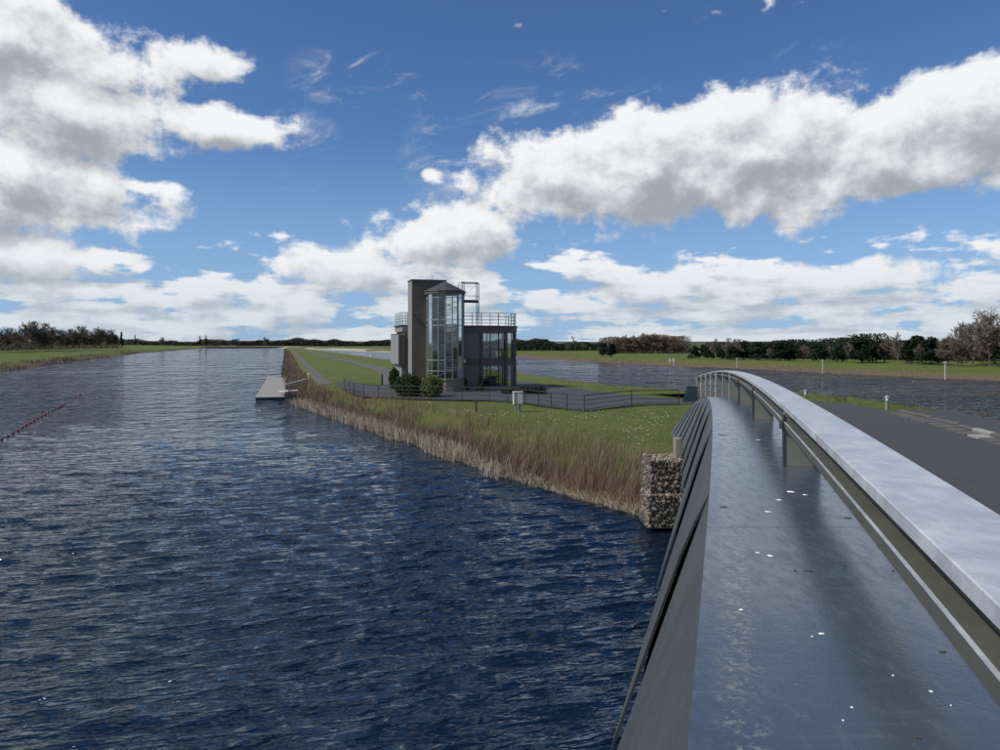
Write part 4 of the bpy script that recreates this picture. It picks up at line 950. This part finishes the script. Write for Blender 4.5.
def proto(kind):
    if kind in PROTO: return PROTO[kind]
    k0, i = kind
    if k0 == 'bare': tb, cr = bare_tree(100 + i, 10, .50 + .04 * i, 5, .95, .22, .075); t = mesh('trunk', tb.v, tb.f, M['bark']); c = mesh('crown', cr.v, cr.f, M['twig'])
    elif k0 == 'brown': tb, cr = bare_tree(200 + i, 10, .60, 5, 1.0, .12, .105); t = mesh('trunk', tb.v, tb.f, M['bark_pale']); c = mesh('crown', cr.v, cr.f, M['twig_brown'])
    elif k0 == 'pale': tb, cr = bare_tree(250 + i, 10, .44, 5, .85, .28, .075); t = mesh('trunk', tb.v, tb.f, M['bark_pale']); c = mesh('crown', cr.v, cr.f, M['twig'])
    else:
        tb = MB(); tb.tube([(0, 0, -.2), (.05, 0, 3), (0, .05, 6)], [.22, .17, .08], 7, False)
        cone = {'evergreen': .35, 'conifer': .85, 'willow': .2}[k0]; rx = {'evergreen': 3.6, 'conifer': 1.6, 'willow': 3.6}[k0]
        V, Fc = leaf_crown(300 + i, 10, rx, .9, 2600, .40, 16, cone); t = mesh('trunk', tb.v, tb.f, M['bark']); c = mesh('crown', V, Fc, M['willow_leaf' if k0 == 'willow' else 'evergreen_leaf'])
    zm = max(v.co.z for v in c.vertices); rm = sorted(math.hypot(v.co.x, v.co.y) for v in c.vertices)[int(len(c.vertices) * .97)]; want = {'bare': 4.2, 'brown': 4.3, 'pale': 2.9, 'evergreen': 4.8, 'conifer': 1.4, 'willow': 3.5}[k0]
    for me in (t, c):
        for v in me.vertices: v.co.x *= want / rm; v.co.y *= want / rm; v.co.z *= 10.0 / zm
    PROTO[kind] = (t, c); return PROTO[kind]
NAME = {'bare': 'bare_tree', 'brown': 'bare_tree', 'pale': 'bare_tree', 'evergreen': 'evergreen_tree', 'conifer': 'conifer_tree', 'willow': 'willow_tree'}
def tree(kind, x, y, z, h, wide, rz, label, group):
    t, c = proto(kind); o = empty(NAME[kind[0]], (x, y, z), rz, label, 'tree', group); o.scale = (h / 10 * wide, h / 10 * wide, h / 10)
    link('trunk', t, o); link('crown', c, o); return o
ORD = ['first', 'second', 'third', 'fourth', 'fifth', 'sixth', 'seventh', 'eighth', 'ninth', 'tenth', 'eleventh', 'twelfth', 'thirteenth', 'fourteenth', 'fifteenth', 'sixteenth', 'seventeenth', 'eighteenth', 'nineteenth', 'twentieth', 'twenty-first', 'twenty-second', 'twenty-third', 'twenty-fourth', 'twenty-fifth', 'twenty-sixth']
LOOK = {'bare': 'grey bare tree', 'brown': 'brown twiggy bare tree', 'pale': 'slender pale bare tree', 'evergreen': 'dark evergreen tree', 'conifer': 'narrow dark conifer', 'willow': 'yellowish willow'}
def row(items, dist, zf, where, group):
    rr = random.Random(len(items)); items = sorted(items); tot = {}; cnt = {}
    for it in items: tot[it[2]] = tot.get(it[2], 0) + 1
    for px, top, kd, wide in items:
        y = dist(px) + rr.uniform(-5, 5); z = zf(px, y); x = (px - 500) / F * y; h = EYE + (HY - top) / F * y - z
        i = cnt.get(kd, 0); cnt[kd] = i + 1
        lab = f'{LOOK[kd]} {where}' if tot[kd] == 1 else f'{ORD[i]} {LOOK[kd]} from the left {where}'
        tree((kd, rr.randrange(4)), x, y, z, h, wide, rr.random() * 6.28, lab, group)
# right bank
right = [(603, 342, 'evergreen', 1), (612, 343, 'evergreen', .9), (695, 345, 'evergreen', .9), (704, 344, 'evergreen', .9), (711, 346, 'evergreen', .8), (722, 346, 'evergreen', .8), (732, 345, 'evergreen', .8), (716, 338, 'pale', 1), (727, 337, 'pale', .9), (735, 338, 'bare', 1), (744, 340, 'evergreen', 1.0), (757, 341, 'evergreen', .9), (769, 342, 'evergreen', .9), (780, 340, 'evergreen', .9), (790, 341, 'evergreen', .85), (803, 344, 'brown', .9), (818, 342, 'evergreen', .9), (829, 345, 'brown', .8), (838, 344, 'evergreen', .8), (850, 338, 'pale', .7), (862, 337, 'evergreen', .95), (873, 341, 'evergreen', .8), (884, 338, 'brown', 1), (898, 331, 'pale', .6), (915, 335, 'evergreen', 1), (931, 336, 'evergreen', .9), (921, 343, 'brown', .8), (946, 336, 'brown', .9), (972, 306, 'bare', .95), (957, 326, 'bare', .8), (990, 314, 'bare', .85), (1004, 312, 'bare', .9), (962, 345, 'brown', .8), (984, 341, 'brown', .8), (1000, 338, 'brown', .9), (1018, 330, 'evergreen', 1), (906, 345, 'brown', .8), (770, 347, 'brown', .8), (1030, 320, 'bare', 1)]
def rshore(px):
    for y in np.linspace(60, 600, 900):
        if np.interp(-y, [-p[1] for p in RB][::-1], [p[0] for p in RB][::-1]) <= (px - 500) / F * y: return y
    return 500
row(right, lambda px: rshore(px) * 1.0 + 26, lambda px, y: 1.05, 'on the right bank', 'trees on the right bank')
cop = []
rr = random.Random(9)
for i in range(20):
    px = 612 + 80 * (i + .5) / 20; dome = 333 + 9 * abs((px - 648) / 40) ** 2.2; cop.append((px, dome + rr.uniform(-.8, 1.6), 'brown', 1.0))
row(cop, lambda px: 262, lambda px, y: 1.0, 'in the domed copse across the lake', 'bare trees of the domed copse')
fr = [(506 + 6.2 * i, 346 + rr.uniform(-1.2, 1.0), 'evergreen', .8) for i in range(12)] + [(575, 336, 'pale', 1.0), (568, 341, 'bare', .9), (583, 341, 'bare', .9), (590, 347, 'willow', .9), (598, 347.5, 'willow', .8)]
row(fr, lambda px: 345, lambda px, y: 1.2, 'far across the lake beside the tower', 'far trees right of the tower')
# left bank
left = [(-8, 331, 'bare', 1.0), (4, 328, 'brown', 1.1), (12, 327, 'bare', 1.0), (20, 331, 'brown', 1.1), (27, 321, 'bare', .9), (33, 320, 'bare', .9), (40, 325, 'brown', 1.2), (46, 322, 'bare', .8), (52, 326, 'brown', 1), (60, 328, 'bare', .9), (66, 331, 'brown', 1), (73, 328, 'brown', .9), (79, 325, 'bare', 1), (86, 329, 'brown', .9), (95, 327, 'bare', .9), (101, 326, 'brown', 1), (107, 328, 'bare', .8), (113, 329, 'brown', .9), (121.5, 331.5, 'conifer', .9)]
row(left, lambda px: 240 + (px + 8) * 1.15 + (px % 7) * 3, lambda px, y: 2.3, 'on the left bank', 'trees on the left bank')
row([(135, 334.5, 'conifer', .7), (200, 335.5, 'conifer', .8), (206, 335.0, 'conifer', .8), (162, 337, 'bare', .9), (267, 336.5, 'bare', 1.2)], lambda px: 620, lambda px, y: 2.5, 'far off beyond the left bank', 'far trees beyond the left bank')
# woodland masses
def wood(name, x0, x1, yf, zb, hf, n, size, m_, label, seed):
    r = np.random.default_rng(seed); x = r.uniform(x0, x1, n); y = yf(x) + r.uniform(-6, 10, n); hh = hf(x); z = zb + hh * r.random(n) ** .8
    c = np.stack([x, y, z], 1); a = r.normal(0, 1, (n, 3)); a /= np.linalg.norm(a, axis=1, keepdims=True); b_ = np.cross(a, r.normal(0, 1, (n, 3))); b_ /= np.linalg.norm(b_, axis=1, keepdims=True); s = size * r.uniform(.5, 1.2, n)[:, None]
    stuff(name, np.stack([c - a * s, c + b_ * s * .5, c + a * s, c - b_ * s * .5], 1).reshape(-1, 3), np.arange(n * 4).reshape(-1, 4), m_, label, 'woodland')
rough_h = lambda base, f1, amp: (lambda x: base + amp * np.sin(x * f1) + amp * .7 * np.sin(x * f1 * 2.7 + 1) + amp * .5 * np.sin(x * f1 * 6.1 + 2))
wood('woodland', -330, 60, lambda x: 900 + 0 * x, 1, rough_h(7.2, .045, 1.6), 30000, 1.1, M['hazy_far_leaf'], 'low dark woodland at the far end of the lakes', 21)
wood('woodland', -560, -330, lambda x: 905 + 0 * x, 1.5, rough_h(6.4, .05, 1.5), 12000, 1.0, M['hazy_far_leaf'], 'thin far woodland beyond the left bank', 22)
wx = lambda t: (t - 500) / F * (262 + (t + 8) * 1.15)
ws = np.array([(wx(t), 262 + (t + 8) * 1.15) for t in np.linspace(-60, 118, 40)])
rw = np.random.default_rng(23); nw = 26000; tq = rw.random(nw) * 39; yw = np.interp(tq, np.arange(40), ws[:, 1]) + rw.uniform(-6, 8, nw); xw = np.interp(tq, np.arange(40), ws[:, 0]) + rw.uniform(-4, 4, nw)
cw = np.stack([xw, yw, 2.0 + (4.6 + 1.0 * np.sin(tq * 1.1) + .6 * np.sin(tq * 3.3)) * rw.random(nw) ** .9], 1); aw = rw.normal(0, 1, (nw, 3)); aw /= np.linalg.norm(aw, axis=1, keepdims=True); bw = np.cross(aw, rw.normal(0, 1, (nw, 3))); bw /= np.linalg.norm(bw, axis=1, keepdims=True); sw = rw.uniform(.15, .4, nw)[:, None]
stuff('woodland', np.stack([cw - aw * sw, cw + bw * sw * .4, cw + aw * sw, cw - bw * sw * .4], 1).reshape(-1, 3), np.arange(nw * 4).reshape(-1, 4), M['twig_brown'], 'brown undergrowth behind the trees on the left bank', 'woodland')
def rb_line(x): return np.interp(x, [20, 37, 60, 85, 140], [250, 235, 178, 150, 120]) + 12
wood('woodland', 58, 150, rb_line, .9, rough_h(4.6, .17, .8), 50000, .34, M['evergreen_leaf'], 'dark undergrowth filling the gaps between the trees on the right bank', 24)
wood('woodland', -6, 60, lambda x: 360 + 0 * x, .9, rough_h(4.6, .12, .7), 16000, .42, M['evergreen_leaf'], 'dark undergrowth behind the far trees right of the tower', 25)
wood('woodland', 38, 70, lambda x: 268 + 0 * x, .9, rough_h(6.4, .12, .4), 14000, .30, M['twig_brown'], 'brown thicket inside the domed copse', 26)

# shrubs by the tower
def ball_crown(seed, rx, h, n, size):
    r = np.random.default_rng(seed); n = int(n * 2); v = r.normal(0, 1, (n, 3)); v /= np.linalg.norm(v, axis=1, keepdims=True)
    lump = 1 + .10 * np.sin(v[:, 0] * 7 + seed) * np.sin(v[:, 1] * 6) + .08 * np.sin(v[:, 2] * 9 + v[:, 0] * 5)
    c = v * (lump * r.uniform(.62, 1.03, n))[:, None] * np.array([rx, rx, h * .54]) + np.array([0, 0, h * .47]); c[:, 2] = np.maximum(c[:, 2], .02)
    a = r.normal(0, 1, (n, 3)); a /= np.linalg.norm(a, axis=1, keepdims=True); b_ = np.cross(a, r.normal(0, 1, (n, 3))); b_ /= np.linalg.norm(b_, axis=1, keepdims=True); s = size * r.uniform(.5, 1.2, n)[:, None]
    return np.stack([c - a * s, c + b_ * s * .6, c + a * s, c - b_ * s * .6], 1).reshape(-1, 3), np.arange(n * 4).reshape(-1, 4)
def shrub(name, px, py, w, h, m_, label, seed, n=2600, size=.075, cone=0.0, z=1.0, stem=True):
    p = P(px, py, z); o = empty(name, p, 0, label, 'shrub'); V, Fc = ball_crown(seed, w / 2, h, n, size) if not cone else leaf_crown(seed, h, w / 2 * 1.15, .02, n, size, 14, cone); link('foliage', mesh('foliage', V, Fc, m_), o)
    MB().tube([(0, 0, -.1), (.02, 0, h * .5)], [.06, .03], 6).build('stem', M['bark'], o, local=True)
shrub('round_shrub', 409, 396.2, 2.4, 1.65, M['shrub_leaf'], 'dark clipped round shrub at the left before the tower', 51)
shrub('round_shrub', 431.5, 396.8, 1.75, 1.6, M['shrub_light'], 'light green rounded shrub before the stair turret', 52)
shrub('tall_shrub', 394.5, 388.6, 1.0, 1.75, M['shrub_leaf'], 'tall dark shrub against the left corner of the tower', 53)
shrub('dwarf_conifer', 465.5, 392.2, .75, 1.35, M['evergreen_leaf'], 'dwarf dark conifer nearest the stair turret', 54, 1200, .06, .7)
shrub('dwarf_conifer', 480.5, 392.0, .8, 1.45, M['evergreen_leaf'], 'dwarf dark conifer before the windows of the bowed wing', 55, 1200, .06, .7)
p = P(524, 393.8, 1.0); hg = empty('low_hedge', p, -.08, 'low dark clipped hedge right of the bowed wing', 'hedge'); r2 = np.random.default_rng(61); n = 3600
c = np.stack([r2.uniform(-1.75, 1.75, n), r2.uniform(-.5, .5, n), r2.uniform(.02, .5, n) + .0], 1); c[:, 2] *= np.interp(c[:, 0], [-1.75, -1, 1.4, 1.75], [.55, .8, 1.1, .8]); a = r2.normal(0, 1, (n, 3)); a /= np.linalg.norm(a, axis=1, keepdims=True); b_ = np.cross(a, r2.normal(0, 1, (n, 3))); b_ /= np.linalg.norm(b_, axis=1, keepdims=True)
link('foliage', mesh('foliage', np.stack([c - a * .07, c + b_ * .04, c + a * .07, c - b_ * .04], 1).reshape(-1, 3), np.arange(n * 4).reshape(-1, 4), M['evergreen_leaf']), hg); MB().box(-1.6, 1.6, -.3, .3, -.1, .26).build('stem_core', M['bark'], hg, local=True)
# leafless stems on the verge by the lake
def stems(px, py, d, h, n, seed, label):
    r = random.Random(seed); q = Q(px, py, d); o = empty('verge_plant', q, 0, label, 'plant', 'leafless plants on the road verge'); b, lf = MB(), MB()
    for i in range(n):
        a = r.uniform(-.6, .6); L = h * r.uniform(.5, 1); e = Vector((math.sin(a) * L + r.uniform(-.1, .1), r.uniform(-.2, .2), math.cos(a) * L)); m1 = e * .5 + Vector((r.uniform(-.04, .04), 0, .04)); s0 = Vector((r.uniform(-.25, .25), r.uniform(-.1, .1), -.05)); b.tube([s0, s0 + m1, s0 + e], [.006, .005, .003], 4, False)
        for k_ in range(5): c = s0 + lerp(m1, e, r.random()) + Vector((r.uniform(-.04, .04), r.uniform(-.04, .04), r.uniform(-.02, .03))); u = .018; lf.add([(c.x - u, c.y, c.z), (c.x, c.y, c.z + u), (c.x + u, c.y, c.z), (c.x, c.y, c.z - u)], [(0, 1, 2, 3)])
    tag(b.build('stems', M['twig'], o, local=True), kind='stuff'); tag(lf.build('seed_heads', M['bark'], o, local=True), kind='stuff')
stems(845, 406.5, 25, .50, 12, 1, 'wiry leafless plant on the verge left of the light bollard'); stems(913, 414, 21, .55, 14, 2, 'wiry leafless plant on the verge right of the light bollard'); stems(978, 418, 18, .25, 10, 3, 'low wiry plant on the verge at the right edge')
